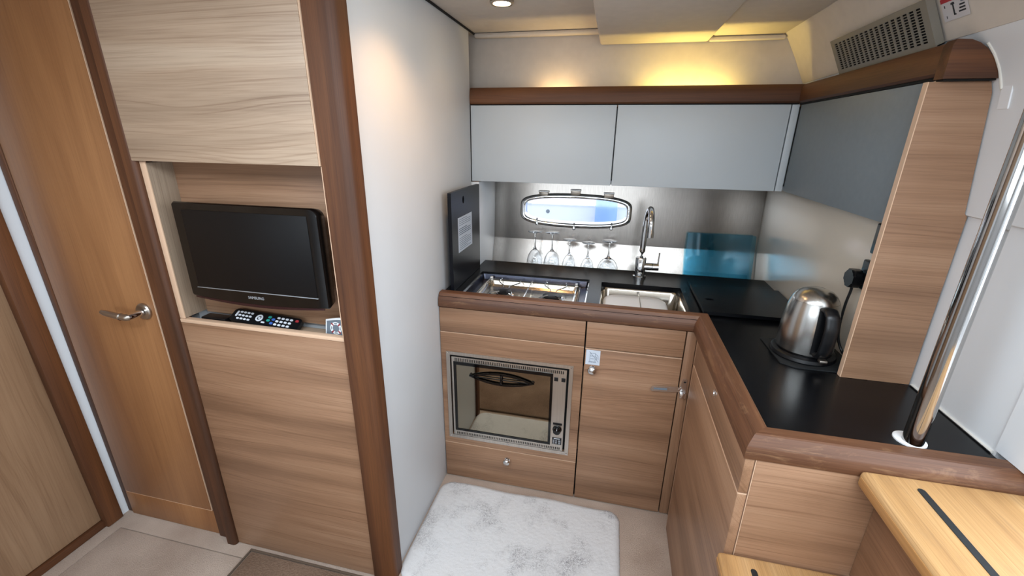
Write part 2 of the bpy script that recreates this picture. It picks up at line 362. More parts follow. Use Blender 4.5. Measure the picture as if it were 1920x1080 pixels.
# back hull: upper cream lining, splash wall, hull skin with portlight hole
WC = (-0.180, 1.139)
def wloop(a, b, y, n=None, ang=None):
    out = []
    for t in ang:
        c, s = math.cos(t), math.sin(t); e = 2/5.0
        x = a*math.copysign(abs(c)**e, c); z = b*math.copysign(abs(s)**e, s)
        z *= 1 - 0.22*(x/a)**2
        out.append((x, z))
    return out
def hole_panel(bm, a, b, x0, x1, z0, z1, yf, thick):
    base = [2*math.pi*k/72 for k in range(72)]
    cor = [math.atan2(z - WC[1], x - WC[0]) % (2*math.pi) for x, z in ((x1, z1), (x0, z1), (x0, z0), (x1, z0))]
    ins = []
    for x, z in wloop(a, b, 0, ang=base): ins.append((math.atan2(z, x) % (2*math.pi), x + WC[0], z + WC[1]))
    ins.sort()
    def outer(t):
        c, s = math.cos(t), math.sin(t); k = 1e9
        if c > 1e-9: k = min(k, (x1 - WC[0])/c)
        if c < -1e-9: k = min(k, (x0 - WC[0])/c)
        if s > 1e-9: k = min(k, (z1 - WC[1])/s)
        if s < -1e-9: k = min(k, (z0 - WC[1])/s)
        return WC[0] + k*c, WC[1] + k*s
    outs = [outer(t) for t, _, _ in ins]
    for tc_, (x, z) in zip(cor, ((x1, z1), (x0, z1), (x0, z0), (x1, z0))):   # snap the nearest sample to each corner
        i = min(range(len(ins)), key=lambda q: abs((ins[q][0] - tc_ + math.pi) % (2*math.pi) - math.pi)); outs[i] = (x, z)
    A = [(x, yf(z), z) for _, x, z in ins]; B = [(x, yf(z), z) for x, z in outs]
    A2 = [(x, y + thick, z) for x, y, z in A]; B2 = [(x, y + thick, z) for x, y, z in B]
    return loft(bm, [A, B, B2, A2, A], False, False)
ysp = lambda z: 2.26 + 0.078*(z - 0.978)
wb = obj('wall_back', hole_panel(BM(), 0.272, 0.074, -0.75, 1.0, 0.70, 1.60, lambda z: ysp(z) + 0.012, 0.05), whiteb, None, (0, 2.3, 0.7)); struct(wb, 'hull side behind the galley', 'wall')
obj('hull_low', box(BM(), -0.75, 1.0, 2.30, 2.36, 0.0, 0.72), whiteb, wb)
wu = obj('upper_lining', box(BM(), -0.70, 0.80, 2.082, 2.10, 1.642, 1.925, 0.001), cream, wb)
obj('hull_top', box(BM(), -0.75, 1.0, 2.29, 2.36, 1.58, 1.95), whiteb, wb)
# galley side returns
sl = bx('wall_galley_left', whiteb, None, -0.66, -0.610, 1.985, 2.31, 0.80, 1.298, 0.001)
struct(sl, 'narrow white return beside the black board', 'wall')
sr = struct(bx('wall_galley_right', creamg, None, 0.712, 0.79, 1.2205, 2.31, 0.80, 1.302, 0.001), 'glossy cream side wall behind the kettle', 'wall')
# right (aft) bulkhead with cove to the ceiling
prof = [(0.812, 0.0), (0.812, 0.86), (0.806, 1.338), (0.798, 1.342), (0.770, 1.60), (0.762, 1.622), (0.752, 1.645), (0.735, 1.672), (0.718, 1.692), (0.700, 1.712), (0.655, 1.80), (0.615, 1.87), (0.575, 1.91), (0.545, 1.926)]
bm = BM(); n = len(prof)
loft(bm, [[(x, 0.925, z) for x, z in prof] + [(0.90, 0.925, 1.926), (0.90, 0.925, 0.0)], [(x, 2.37, z) for x, z in prof] + [(0.90, 2.37, 1.926), (0.90, 2.37, 0.0)]])
pe = [(0.8054 + (0.0005 if z < 1.3 else 0), z) for x, z in ((0, 0.9088),)] + prof[2:]
loft(bm, [[(x, 0.80, z) for x, z in pe] + [(0.90, 0.80, 1.926), (0.90, 0.80, 0.9088)], [(x, 0.924, z) for x, z in pe] + [(0.90, 0.924, 1.926), (0.90, 0.924, 0.9088)]])
wr = struct(obj('wall_right', bm, whiteb, None, (0.85, 1.4, 0.0), True, 40), 'white bulkhead behind the handrail, curving into the ceiling', 'wall')
bm = BM(); pc = [(x - 0.0025, z) for x, z in prof[9:]]; pd = [(x + 0.004, z) for x, z in prof[9:]]
loft(bm, [[(x, 0.802, z) for x, z in pc + pd[::-1]], [(x, 2.08, z) for x, z in pc + pd[::-1]]]); obj('cove_lining', bm, cream, wr, None, True, 40)
bm = BM(); tube(bm, [(x - 0.0005, 1.179, z) for x, z in prof[4:9]], 0.0028, 8, 3); obj('sealant_bead', bm, trimw, wr)
tube_b = BM(); tube(tube_b, [(0.809, 0.93, 0.8985), (0.809, 1.195, 0.8985)], 0.003, 8, 0); obj('sealant_bead', tube_b, trimw, wr)
bm = BM(); loft(bm, [[(0.7735 - 0.0025, y, 1.566), (0.7690 - 0.0025, y, 1.610), (0.775, y, 1.610), (0.779, y, 1.566)] for y in (1.152, 1.178)]); obj('blank_plate', bm, wplast, wr)
bx('blank_plate', wplast, wr, 0.8045, 0.809, 1.135, 1.158, 1.265, 1.305, 0.001)
# cabin shell around and behind the camera
ws = obj('wall_companionway', plate(BM(), [-1.7, 0.1, 0.80, 1.0], [0.0, 0.84, 1.93], lambda i, j: not (i == 1 and j == 1), (0.96, 0, 0), (0, 1, 0), (0, 0, 1), (0.05, 0, 0)), whiteb, None, (0.96, 0, 0)); struct(ws, 'aft wall with the companionway opening', 'wall')
wn = obj('wall_front', plate(BM(), [-2.2, -1.5, 0.5, 1.1], [0.0, 1.2, 1.64, 1.93], lambda i, j: not (i == 1 and j == 1), (0, -1.56, 0), (1, 0, 0), (0, 0, 1), (0, -0.05, 0)), white, None, (0, -1.56, 0)); struct(wn, 'hull side opposite the galley with long saloon window', 'wall')
wd = obj('wall_door_side', plate(BM(), [-2.2, -1.3], [0.0, 1.93], lambda i, j: True, (0, 1.06, 0), (1, 0, 0), (0, 0, 1), (0, 0.03, 0)), white, None, (-1.7, 1.06, 0)); struct(wd, 'bulkhead the cabin door sits in', 'wall')
bx('corner_fill', white, wd, -2.2, -1.925, -1.65, 2.36, 0, 1.93, 0); bx('outer_skin', white, wd, -2.2, -0.72, 2.32, 2.36, 0, 1.93, 0)
bx('cabinet_back', white, wd, -1.30, -0.70, 1.09, 1.11, 0, 1.93, 0)

ck = struct(obj('floor_cockpit', box(BM(), 1.012, 3.2, -1.4, 2.6, 0.79, 0.835, 0.004), whiteb), 'white cockpit sole beyond the companionway', 'floor')
for y0, y1 in ((-1.4, -0.9), (1.9, 2.4)): bx('cockpit_bench', whiteb, ck, 1.03, 3.2, y0, y1, 0.835, 1.22, 0.02)
bx('transom', whiteb, ck, 3.1, 3.2, -0.9, 1.9, 0.835, 1.15, 0.02)

# ================================================================== TELEVISION CABINET
tc = thing('tv_cabinet', 'light walnut cabinet with open niche holding the television', 'cabinet', (-1.0, 1.02, 0))
lp = bx('lower_panel', W['lamX'], tc, -1.2945, -0.7145, 0.990, 1.008, 0.004, 0.934, 0.001)
bx('edge_band', edge, lp, -1.2945, -0.7145, 0.9895, 1.008, 0.9345, 0.9465, 0.001)
ud = bx('upper_door', W['pale'], tc, -1.304, -0.7165, 0.978, 0.998, 1.425, 1.918, 0.0015)
bx('door_edge', edge, ud, -0.7163, -0.7138, 0.980, 0.997, 1.425, 1.918, 0.0005)
bx('niche_side', W['niche'], tc, -1.2945, -1.277, 0.996, 1.075, 0.948, 1.42, 0.001)
bx('niche_edge', edge, tc, -1.2955, -1.2765, 0.9915, 0.9955, 0.948, 1.423, 0.0005)
bx('niche_edge', edge, tc, -0.7155, -0.7128, 0.985, 1.010, 0.948, 1.423, 0)
bx('niche_side', W['niche'], tc, -0.7155, -0.7035, 1.012, 1.075, 0.948, 1.42, 0.001)
bx('niche_back', W['lamX'], tc, -1.278, -0.705, 1.072, 1.085, 0.940, 1.43, 0.001)
bx('niche_top', W['lamX'], tc, -1.278, -0.705, 1.0, 1.084, 1.4235, 1.436, 0.001)
bx('shelf', W['pale'], tc, -1.276, -0.7155, 1.0085, 1.0715, 0.914, 0.926, 0.001)
# television
tv = thing('television', 'small flat black television mounted in the wooden niche', 'television', (-0.985, 1.03, 1.02))
def tv_loop(y, ins, drop):
    pts = []; x0, x1, z0, z1 = -1.214 + ins, -0.745 - ins, 1.034 + ins, 1.317 - ins; r = 0.022
    for cx, cz, a0, rr in ((x1 - r, z1 - r, 0, r), (x0 + 0.008, z1 - 0.008, 90, 0.008), (x0 + 0.008, z0 + 0.008, 180, 0.008)):
        for k in range(7):
            a = math.radians(a0 + 90*k/6); pts.append((cx + rr*math.cos(a), y, cz + rr*math.sin(a)))
    for k in range(1, 14):
        t = k/14; pts.append((x0 + 0.008 + (x1 - x0 - 0.016)*t, y, z0 - drop*math.sin(math.pi*t)))
    for k in range(7):
        a = math.radians(270 + 90*k/6); pts.append((x1 - 0.008 + 0.008*math.cos(a), y, z0 + 0.008 + 0.008*math.sin(a)))
    return pts
body = obj('case', loft(BM(), [tv_loop(1.030, 0.02, 0.004), tv_loop(1.022, 0.006, 0.012), tv_loop(0.990, 0.0, 0.014), tv_loop(0.984, 0.003, 0.014)]), gloss, tv, None, True, 50)
obj('screen', box(BM(), -1.182, -0.778, 0.9825, 0.9845, 1.068, 1.296, 0.0008), scrm, tv)
obj('bezel_highlight', box(BM(), -1.186, -0.776, 0.9815, 0.9845, 1.0635, 1.0655, 0.0005), silv, tv)  # silver strip paints in the highlight between screen and bezel
obj('lower_lip', loft(BM(), [[(-1.2 + 0.44*k/20, 0.9832, 1.031 - 0.0135*math.sin(math.pi*k/20)) for k in range(21)] + [(-1.2 + 0.44*k/20, 0.9832, 1.036 - 0.010*math.sin(math.pi*k/20)) for k in range(20, -1, -1)],
    [(-1.2 + 0.44*k/20, 0.9842, 1.031 - 0.0135*math.sin(math.pi*k/20)) for k in range(21)] + [(-1.2 + 0.44*k/20, 0.9842, 1.036 - 0.010*math.sin(math.pi*k/20)) for k in range(20, -1, -1)]]), plain('dark_red_lip', '#2a1014', 0.2), tv)
obj('logo', text_bm(BM(), 'SAMSUNG', 0.0118, (-0.985, 0.9834, 1.0465), (1, 0, 0), (0, 0, 1)), silv, tv)
obj('wall_bracket', box(BM(), -1.05, -0.92, 1.030, 1.071, 1.12, 1.22, 0.004), plast, tv)
# remote control
rm = thing('remote_control', 'black remote control with white buttons lying on the niche shelf', 'remote control', (-1.02, 1.04, 0.9265))
RU = Vector((0.985, -0.02, -0.045)).normalized(); RN = Vector((0.05, -0.52, 0.85)).normalized(); RV = RN.cross(RU).normalized(); RN = RU.cross(RV); RO = Vector((-1.020, 1.040, 0.9475))
bm = BM(); prism(bm, rrect(0.246, 0.046, 0.012), RN*0.014, RO - RN*0.007, RU, RV); bmesh.ops.bevel(bm, geom=[e for e in bm.edges if len(e.link_faces) == 2 and e.calc_face_angle(0) > 1.2], offset=0.003, segments=2, affect='EDGES')
obj('case', bm, plast, rm)
def btn(u, v, w, h, mat, nm='button'):
    b = BM(); prism(b, rrect(w, h, min(w, h)*0.35, 2), RN*0.0018, RO + RN*0.0068 + RU*u + RV*v, RU, RV); return obj(nm, b, mat, rm)
for i in range(4):
    for j in range(3): btn(0.092 - 0.015*i - 0.004, 0.012 - 0.012*j, 0.010, 0.0065, inkw)
for i in range(4):
    for j in range(3): btn(-0.055 - 0.013*i, 0.012 - 0.012*j, 0.009, 0.006, inkw)
for u, v, m_ in ((0.028, -0.010, blue), (0.028, 0.004, blue), (0.012, 0.010, tealp), (0.012, -0.002, tealp), (0.108, 0.012, red)): btn(u, v, 0.011, 0.008, m_)
bm = BM(); 
for k in range(1): lathe_pts = None
u_ring = [(math.cos(2*math.pi*k/20), math.sin(2*math.pi*k/20)) for k in range(20)]
loft(bm, [[RO + RN*h + RU*(-0.022 + r*a) + RV*(0.001 + r*b) for a, b in u_ring] for r, h in ((0.012, 0.0068), (0.012, 0.009), (0.0075, 0.009), (0.0075, 0.0068))], False, False)
obj('navigation_ring', bm, inkw, rm); btn(-0.022, 0.001, 0.007, 0.007, inkw); btn(-0.001, -0.012, 0.012, 0.005, inkw); btn(-0.118 + 0.012, 0.004, 0.006, 0.02, inkw)
tag(obj('shelf_gadget', box(BM(), -1.245, -1.155, 1.018, 1.052, 0.9265, 0.9465, 0.002), plast), 'flat black gadget on the niche shelf left of the remote control', 'gadget')  # small flat black device beside the remote
# lifebuoy card
cd = thing('lifebuoy_card', 'small white card with printed lifebuoy leaning in the niche', 'card', (-0.762, 1.03, 0.9265))
CO, CU, CV = Vector((-0.806, 1.030, 0.9268)), Vector((0.99, -0.14, 0)).normalized(), Vector((0.0, 0.2, 0.98)).normalized(); CN = CU.cross(CV) 
def cpoly(pts, h0, h1, mat, nm):
    b = BM(); prism(b, pts, CN*(h1 - h0), CO + CN*h0, CU, CV); return obj(nm, b, mat, cd)
arc = lambda x0, x1, z0, h, n: [(x0 + (x1-x0)*k/n, z0 + h*math.sin(math.pi*0.5*k/n)) for k in range(n+1)]
cpoly([(0, 0), (0.078, 0)] + arc(0.0, 0.078, 0.050, 0.014, 8)[::-1], -0.0012, 0.0, wplast, 'card_sheet')
cpoly([(0.004, 0.002), (0.077, 0.002)] + arc(0.004, 0.077, 0.046, 0.011, 8)[::-1], 0.0, 0.0004, greyp, 'print_ground')
cpoly([(0.012, 0.0)] + arc(0.018, 0.077, 0.002, 0.009, 8) + [(0.077, 0.0)], 0.0004, 0.0007, wplast, 'print_wave')
for q in range(4):
    a0 = math.radians(50 + 90*q)
    seg = [(0.039 + 0.021*math.cos(a0 + math.radians(t)), 0.0285 + 0.0185*math.sin(a0 + math.radians(t))) for t in range(8, 83, 6)]
    seg2 = [(0.039 + 0.0125*math.cos(a0 + math.radians(t)), 0.0285 + 0.011*math.sin(a0 + math.radians(t))) for t in range(8, 83, 6)][::-1]
    cpoly(seg + seg2, 0.0004, 0.0008, wplast, 'ring_segment')
    b0 = math.radians(50 + 90*q)
    cpoly([(0.039 + r*math.cos(b0 + d), 0.0285 + r*0.88*math.sin(b0 + d)) for r, d in ((0.012, -0.12), (0.023, -0.10), (0.023, 0.10), (0.012, 0.12))], 0.0004, 0.0009, red, 'ring_band')
    t0 = math.radians(95 + 90*q)
    cpoly([(0.039 + r*math.cos(t0 + d), 0.0285 + r*0.88*math.sin(t0 + d)) for r, d in ((0.0155, -0.35), (0.0185, -0.3), (0.0185, 0.3), (0.0155, 0.35))], 0.0008, 0.0009, greyp, 'lettering')

# ================================================================== BASE CABINETS
YF = 1.518
c1 = thing('base_cabinet', 'light walnut base cabinet with built-in oven, left of the galley', 'cabinet', (-0.35, 1.7, 0))
bx('plinth', dark, c1, -0.642, 0.30, 1.540, 1.56, 0.001, 0.03, 0)
bx('carcass_side', W['lamZ'], c1, -0.642, -0.632, 1.538, 2.05, 0.03, 0.84, 0)
bx('drawer_front', W['lamX'], c1, -0.642, -0.0535, YF, YF + 0.018, 0.742, 0.846, 0.0015)
obj('front_panel', plate(BM(), [-0.642, -0.606, -0.100, -0.0535], [0.194, 0.238, 0.641, 0.737], lambda i, j: not (i == 1 and j == 1), (0, YF, 0), (1, 0, 0), (0, 0, 1), (0, 0.018, 0)), W['lamX'], c1)
dr = bx('drawer_front', W['lamX'], c1, -0.642, -0.0535, YF, YF + 0.018, 0.006, 0.189, 0.0015)
for z in (0.737, 0.189): bx('pale_edge', edge, c1, -0.642, -0.0535, YF + 0.0008, YF + 0.017, z + 0.0002, z + 0.002, 0)  # pale edge band along the top of each front
bx('inner_back', dark, c1, -0.642, 0.30, 1.545, 1.55, 0.03, 0.236, 0); bx('inner_back', dark, c1, -0.642, 0.30, 1.545, 1.55, 0.645, 0.846, 0)
def knob(parent, x, y, z, r=0.013):
    return obj('knob', lathe(BM(), [(0.0, 0.0), (r*0.75, 0.0), (r*0.75, -0.002), (r*0.42, -0.004), (r*0.42, -0.011), (r*0.85, -0.014), (r, -0.020), (r*0.8, -0.026), (0.0, -0.028)], (x, y, z), 24, 'Y'), chrome, parent, None, True, 60)
knob(dr, -0.352, YF, 0.145, 0.016)
c2 = thing('base_cabinet', 'light walnut base cabinet with knobbed door and pictogram sticker', 'cabinet', (0.12, 1.7, 0))
bx('drawer_front', W['lamX'], c2, -0.048, 0.305, YF, YF + 0.018, 0.740, 0.846, 0.0015)
dd = bx('door', W['lamX'], c2, -0.048, 0.305, YF, YF + 0.018, 0.006, 0.733, 0.0015)
bx('pale_edge', edge, dd, -0.048, 0.305, YF + 0.0008, YF + 0.017, 0.7332, 0.7352, 0)  # pale edge band along the door top
bx('stile', W['lamZ'], c2, 0.309, 0.3435, YF, YF + 0.018, 0.006, 0.846, 0.0015)
bx('carcass_side', W['lamZ'], c2, -0.052, -0.046, 1.56, 2.05, 0.03, 0.84, 0)
knob(dd, -0.016, YF, 0.651, 0.0175)
st = obj('sticker', box(BM(), -0.044, 0.010, YF - 0.0008, YF - 0.0001, 0.668, 0.731, 0), paper, dd); st['label'] = 'pale square pictogram sticker'
bm = BM()
def stroke(bm, x0, z0, x1, z1, t=0.0012, y=YF - 0.0009):
    d = Vector((x1-x0, 0, z1-z0)).normalized(); nrm = Vector((-d.z, 0, d.x))*t*0.5
    a, b = Vector((x0, y, z0)), Vector((x1, y, z1)); v = [bm.verts.new(p) for p in (a-nrm, b-nrm, b+nrm, a+nrm)]; w_ = [bm.verts.new(q.co - Vector((0, 0.0003, 0))) for q in v]
    bm.faces.new(v); bm.faces.new(w_[::-1])
    for i in range(4): bm.faces.new((v[i], v[(i+1) % 4], w_[(i+1) % 4], w_[i]))
for s_ in ((-0.028, 0.684, -0.028, 0.718), (-0.028, 0.718, -0.008, 0.718), (-0.008, 0.718, -0.008, 0.684), (-0.032, 0.682, -0.004, 0.682), (-0.028, 0.706, -0.008, 0.706), (-0.008, 0.716, 0.002, 0.708), (0.002, 0.708, 0.003, 0.692), (-0.006, 0.704, -0.002, 0.700), (-0.002, 0.700, -0.003, 0.692), (-0.031, 0.724, 0.004, 0.682)): stroke(bm, *s_)
for i in range(4): stroke(bm, -0.025 + 0.0035*i, 0.694, -0.023 + 0.0035*i, 0.694, 0.003)
for i in range(7): stroke(bm, -0.032 + 0.0042*i, 0.6785, -0.029 + 0.0042*i, 0.6785, 0.002)
obj('pictogram', bm, ink, st)
# slide latch on the corner stile
lt = obj('latch', prism(BM(), [(0.311, 0.618), (0.318, 0.655), (0.333, 0.655), (0.336, 0.600), (0.334, 0.582), (0.327, 0.578), (0.311, 0.592)], (0, -0.004, 0), (0, YF - 0.0003, 0), (1, 0, 0), (0, 0, 1)), latchm, c2); lt['label'] = 'chrome swing latch'
obj('latch_arm', prism(BM(), [(0.206, 0.600), (0.211, 0.613), (0.290, 0.622), (0.314, 0.623), (0.314, 0.604), (0.272, 0.598), (0.212, 0.594)], (0, -0.005, 0), (0, YF - 0.008, 0), (1, 0, 0), (0, 0, 1)), latchm, lt)
obj('latch_slot', prism(BM(), [(0.218, 0.6025), (0.218, 0.6085), (0.266, 0.6135), (0.266, 0.6055)], (0, -0.0008, 0), (0, YF - 0.0131, 0), (1, 0, 0), (0, 0, 1)), greyp, lt)
obj('latch_keeper', box(BM(), 0.312, 0.334, YF - 0.022, YF - 0.0045, 0.582, 0.603, 0.003), latchm, lt)
obj('latch_hole', box(BM(), 0.322, 0.331, YF - 0.0052, YF - 0.0043, 0.640, 0.645, 0), dark, lt)
obj('latch_pivot', cyl(BM(), (0.309, YF - 0.004, 0.613), (0.309, YF - 0.014, 0.613), 0.004, None, 16), chrome, lt)
# right-hand run (faces the galley floor)
c3 = thing('base_cabinet', 'light walnut base cabinet of the short worktop run beside the steps', 'cabinet', (0.5, 1.15, 0))
bx('stile', W['lamZ'], c3, 0.344, 0.360, 1.448, 1.5175, 0.006, 0.846, 0.0015)
df = bx('drawer_front', W['lamY'], c3, 0.330, 0.350, 0.853, 1.444, 0.757, 0.872, 0.002)
dl = bx('door', W['lamY'], c3, 0.330, 0.350, 0.853, 1.444, 0.006, 0.7525, 0.002)
bx('edge_band', edge, dl, 0.3303, 0.3497, 0.854, 1.444, 0.7526, 0.7555, 0)
bx('edge_band', edge, df, 0.3303, 0.3497, 1.4442, 1.446, 0.757, 0.872, 0); bx('edge_band', edge, dl, 0.3303, 0.3497, 1.4442, 1.446, 0.006, 0.7525, 0)
bx('carcass_side', W['lamX'], c3, 0.353, 0.605, 0.852, 0.868, 0.002, 0.871, 0.001)
bx('edge_band', edge, c3, 0.3515, 0.3528, 0.8525, 0.867, 0.002, 0.871, 0); bx('edge_band', edge, c3, 0.353, 0.585, 0.8525, 0.867, 0.8712, 0.873, 0)
bx('carcass_body', dark, c3, 0.352, 0.80, 0.87, 1.51, 0.03, 0.868, 0)
lk = obj('lock', lathe(BM(), [(0.0, 0.0), (0.012, 0.0), (0.012, -0.002), (0.008, -0.003), (0.008, -0.0015), (0.0, -0.0015)], (0.330, 1.145, 0.829), 24, 'X'), chrome, df); lk['label'] = 'round chrome push lock'
# oven
ov = thing('built_in_oven', 'small stainless built-in oven with mirrored glass door', 'oven', (-0.352, 1.52, 0.238))
yo = 1.5135
obj('frame', plate(BM(), [-0.619, -0.6025, -0.1035, -0.088], [0.224, 0.2405, 0.6385, 0.653], lambda i, j: not (i == 1 and j == 1), (0, yo, 0), (1, 0, 0), (0, 0, 1), (0, 0.004, 0)), oven_st, ov)
obj('cavity', box(BM(), -0.604, -0.102, 1.528, 1.95, 0.240, 0.639), dark, ov)
us = [-0.594, -0.583]; nsl = 60
u0, u1 = -0.578, -0.126
for k in range(nsl):
    a = u0 + (u1-u0)*k/(nsl-1); us += [a - 0.0019, a + 0.0019]
us = us[:1] + us[2:] + [-0.1125]
vs_ = [0.246, 0.2495, 0.262, 0.272, 0.612, 0.614, 0.6285, 0.633]
gi = [i for i in range(len(us)-1) if i % 2 == 1]
fa = obj('fascia', plate(BM(), us, vs_, lambda i, j: not ((j == 1 or j == 5) and i in gi) and not (j in (3,) and us[i] < -0.168 and us[i] >= -0.585 and us[i+1] < -0.160), (0, yo - 0.004, 0), (1, 0, 0), (0, 0, 1), (0, 0.004, 0)), oven_st, ov); fa['label'] = 'steel fascia with rows of vent slots'
obj('fascia_back', box(BM(), -0.594, -0.1125, yo + 0.002, yo + 0.008, 0.246, 0.633), dark, ov)
dg = obj('door_frame', plate(BM(), [-0.5855, -0.574, -0.176, -0.1655], [0.271, 0.281, 0.598, 0.6125], lambda i, j: not (i == 1 and j == 1), (0, yo - 0.007, 0), (1, 0, 0), (0, 0, 1), (0, 0.008, 0)), gloss, ov)
obj('door_glass', box(BM(), -0.5745, -0.1755, yo - 0.005, yo - 0.001, 0.2805, 0.5985), ovglass, dg)
HC, hy = (-0.378, 0.556), yo - 0.014
lensb = lambda a, b, m_: [(HC[0] + a*(-1 + 2*k/m_), hy, HC[1] + b*(1 - (-1 + 2*k/m_)**2)) for k in range(m_+1)] + [(HC[0] + a*(1 - 2*k/m_), hy, HC[1] - b*(1 - (1 - 2*k/m_)**2)) for k in range(1, m_)]
bm = BM(); o_, i_ = lensb(0.138, 0.028, 16), lensb(0.120, 0.0195, 16)
sh = lambda L, dy: [(x, y + dy, z) for x, y, z in L]
loft(bm, [o_, i_, sh(i_, 0.004), sh(o_, 0.004), o_], False, False); hnd = obj('handle', bm, gloss, dg); hnd['label'] = 'black lens-shaped oven handle'
obj('handle_bar', box(BM(), -0.49, -0.266, hy, hy + 0.004, 0.5545, 0.5585, 0.001), gloss, hnd); obj('handle_bridge', box(BM(), -0.383, -0.373, hy, hy + 0.004, 0.532, 0.58, 0.001), gloss, hnd)
for x in (-0.509, -0.247): obj('handle_foot', cyl(BM(), (x, hy + 0.004, 0.559), (x, yo - 0.005, 0.559), 0.007, None, 14), gloss, hnd)
for x in (-0.153, -0.124): obj('switch', box(BM(), x - 0.008, x + 0.008, yo - 0.0065, yo - 0.0038, 0.580, 0.597, 0.001), plast, ov)
kb = obj('knob', lathe(BM(), [(0.0, 0.0), (0.019, 0.0), (0.019, -0.004), (0.0165, -0.006), (0.0155, -0.018), (0.0, -0.019)], (-0.1385, yo - 0.004, 0.352), 28, 'Y'), gloss, ov); obj('knob_mark', box(BM(), -0.1395, -0.1375, yo - 0.0236, yo - 0.0228, 0.357, 0.365), inkw, kb)
obj('dial_plate', box(BM(), -0.157, -0.119, yo - 0.0048, yo - 0.0038, 0.373, 0.383, 0), plast, ov)
lbp = obj('label_plate', box(BM(), -0.157, -0.118, yo - 0.0048, yo - 0.0038, 0.276, 0.310, 0), plast, ov)
bm = BM()
for i in range(6): stroke(bm, -0.150 + 0.0042*i, 0.3045, -0.1468 + 0.0042*i, 0.3045, 0.004, yo - 0.0049)
for r_ in range(4):
    for a, b in ((-0.154, -0.147), (-0.143, -0.137), (-0.131, -0.122)): stroke(bm, a, 0.296 - 0.0052*r_, b, 0.296 - 0.0052*r_, 0.0016, yo - 0.0049)
obj('label_print', bm, inkw, lbp)
for x, z in ((-0.61, 0.646), (-0.096, 0.646), (-0.096, 0.232), (-0.61, 0.232), (-0.35, 0.646), (-0.35, 0.232)): obj('screw', lathe(BM(), [(0.0, -0.002), (0.003, -0.0015), (0.004, 0.0), (0.0, 0.0)], (x, yo, z), 12, 'Y'), chrome, ov)

# ================================================================== WORKTOP
ZT = 0.895
xs = [-0.642, -0.61, -0.567, -0.063, -0.010, 0.322, 0.381, 0.7115, 0.808]; ys = [0.905, 1.198, 1.5185, 1.566, 1.573, 1.866, 1.884, 2.08]
def wk(i, j):
    x, y = (xs[i]+xs[i+1])/2, (ys[j]+ys[j+1])/2
    if y < 1.5185: return x > 0.381 and not (x > 0.7115 and y > 1.198)
    if x > 0.7115: return False
    if x < -0.61 and y > 1.97: return False
    if -0.567 < x < -0.063 and 1.573 < y < 1.884: return False
    if -0.010 < x < 0.322 and 1.566 < y < 1.866: return False
    return True
xs2 = xs; ys.insert(-1, 1.98)
wt = obj('worktop', plate(BM(), xs, ys, wk, (0, 0, ZT), (1, 0, 0), (0, 1, 0), (0, 0, -0.022)), black, None, (0, 1.5, 0.873)); tag(wt, 'L-shaped matt black worktop with hob and sink cut-outs', 'worktop')
fp = [(0.010, 0.847), (0.001, 0.853), (0.0, 0.858), (0.002, 0.882), (0.004, 0.886), (0.016, 0.906), (0.020, 0.908), (0.047, 0.908), (0.050, 0.906), (0.0512, 0.902), (0.0512, 0.873), (0.030, 0.873), (0.024, 0.847)]
fd = thing('worktop_fiddle', 'dark walnut fiddle rail edging the black worktop', 'rail', (0.3, 1.2, 0.847))
PATH = [(-0.642, 1.510), (0.325, 1.510), (0.325, 0.848), (0.93, 0.848)]
def fid_seg(a, b, m0, m1, ax):
    # one mitred length
    d = (Vector(b) - Vector(a)).normalized(); nn = Vector((-d.y, d.x)); L0 = []; L1 = []
    for o_, z in fp:
        p = Vector(a) + nn*o_ + d*o_*m0; q = Vector(b) + nn*o_ + d*o_*m1; L0.append((p.x, p.y, z)); L1.append((q.x, q.y, z))
    return obj('fiddle_length', loft(BM(), [L0, L1]), W['fid' + ax], fd, None, True, 22)
fid_seg(PATH[0], PATH[1], 0, 1, 'X'); fid_seg(PATH[1], PATH[2], -1, -1, 'Y'); fid_seg(PATH[2], PATH[3], 1, 0, 'X')
# trough behind the worktop and the splashback
sp = thing('splashback', 'brushed steel splashback behind the hob and sink', 'splashback', (0.05, 2.2, 0.845))
up = obj('upper_sheet', hole_panel(BM(), 0.274, 0.076, -0.6095, 0.7115, 0.978, 1.302, ysp, 0.003), steelv, sp)
bm = BM(); loft(bm, [[(-0.6095, 2.2145, 0.848), (-0.6095, 2.26, 0.978), (-0.6095, 2.263, 0.978), (-0.6095, 2.218, 0.848)], [(0.7115, 2.2145, 0.848), (0.7115, 2.26, 0.978), (0.7115, 2.263, 0.978), (0.7115, 2.218, 0.848)]])
lo = obj('lower_sheet', bm, steelv, sp); lo['label'] = 'bright sloping lower strip'
bx('trough_shelf', whiteb, sp, -0.6095, 0.7115, 2.081, 2.24, 0.836, 0.8468, 0.0005)

# portlight
ANG = [2*math.pi*k/96 for k in range(96)]
def wl_(a, b, y): return [(WC[0] + x, y + 0.078*(z), WC[1] + z) for x, z in wloop(a, b, 0, ang=ANG)]
yw = ysp(WC[1])
pw = bpy.data.objects.new('window_1', None); C.objects.link(pw); pw.location = (WC[0], yw, WC[1] - 0.09); struct(pw, 'narrow chrome-framed hull window above the hob', 'window')
obj('window_frame', loft(BM(), [wl_(0.262, 0.064, yw + 0.055), wl_(0.262, 0.064, yw - 0.006), wl_(0.266, 0.068, yw - 0.012), wl_(0.276, 0.078, yw - 0.013), wl_(0.286, 0.087, yw - 0.006), wl_(0.288, 0.089, yw - 0.0003), wl_(0.274, 0.076, yw + 0.0), wl_(0.262, 0.064, yw + 0.055)], False, False), chrome, pw, None, True, 60)
obj('window_pane', loft(BM(), [wl_(0.2625, 0.0645, yw - 0.004), wl_(0.2625, 0.0645, yw + 0.001)]), clear, pw)
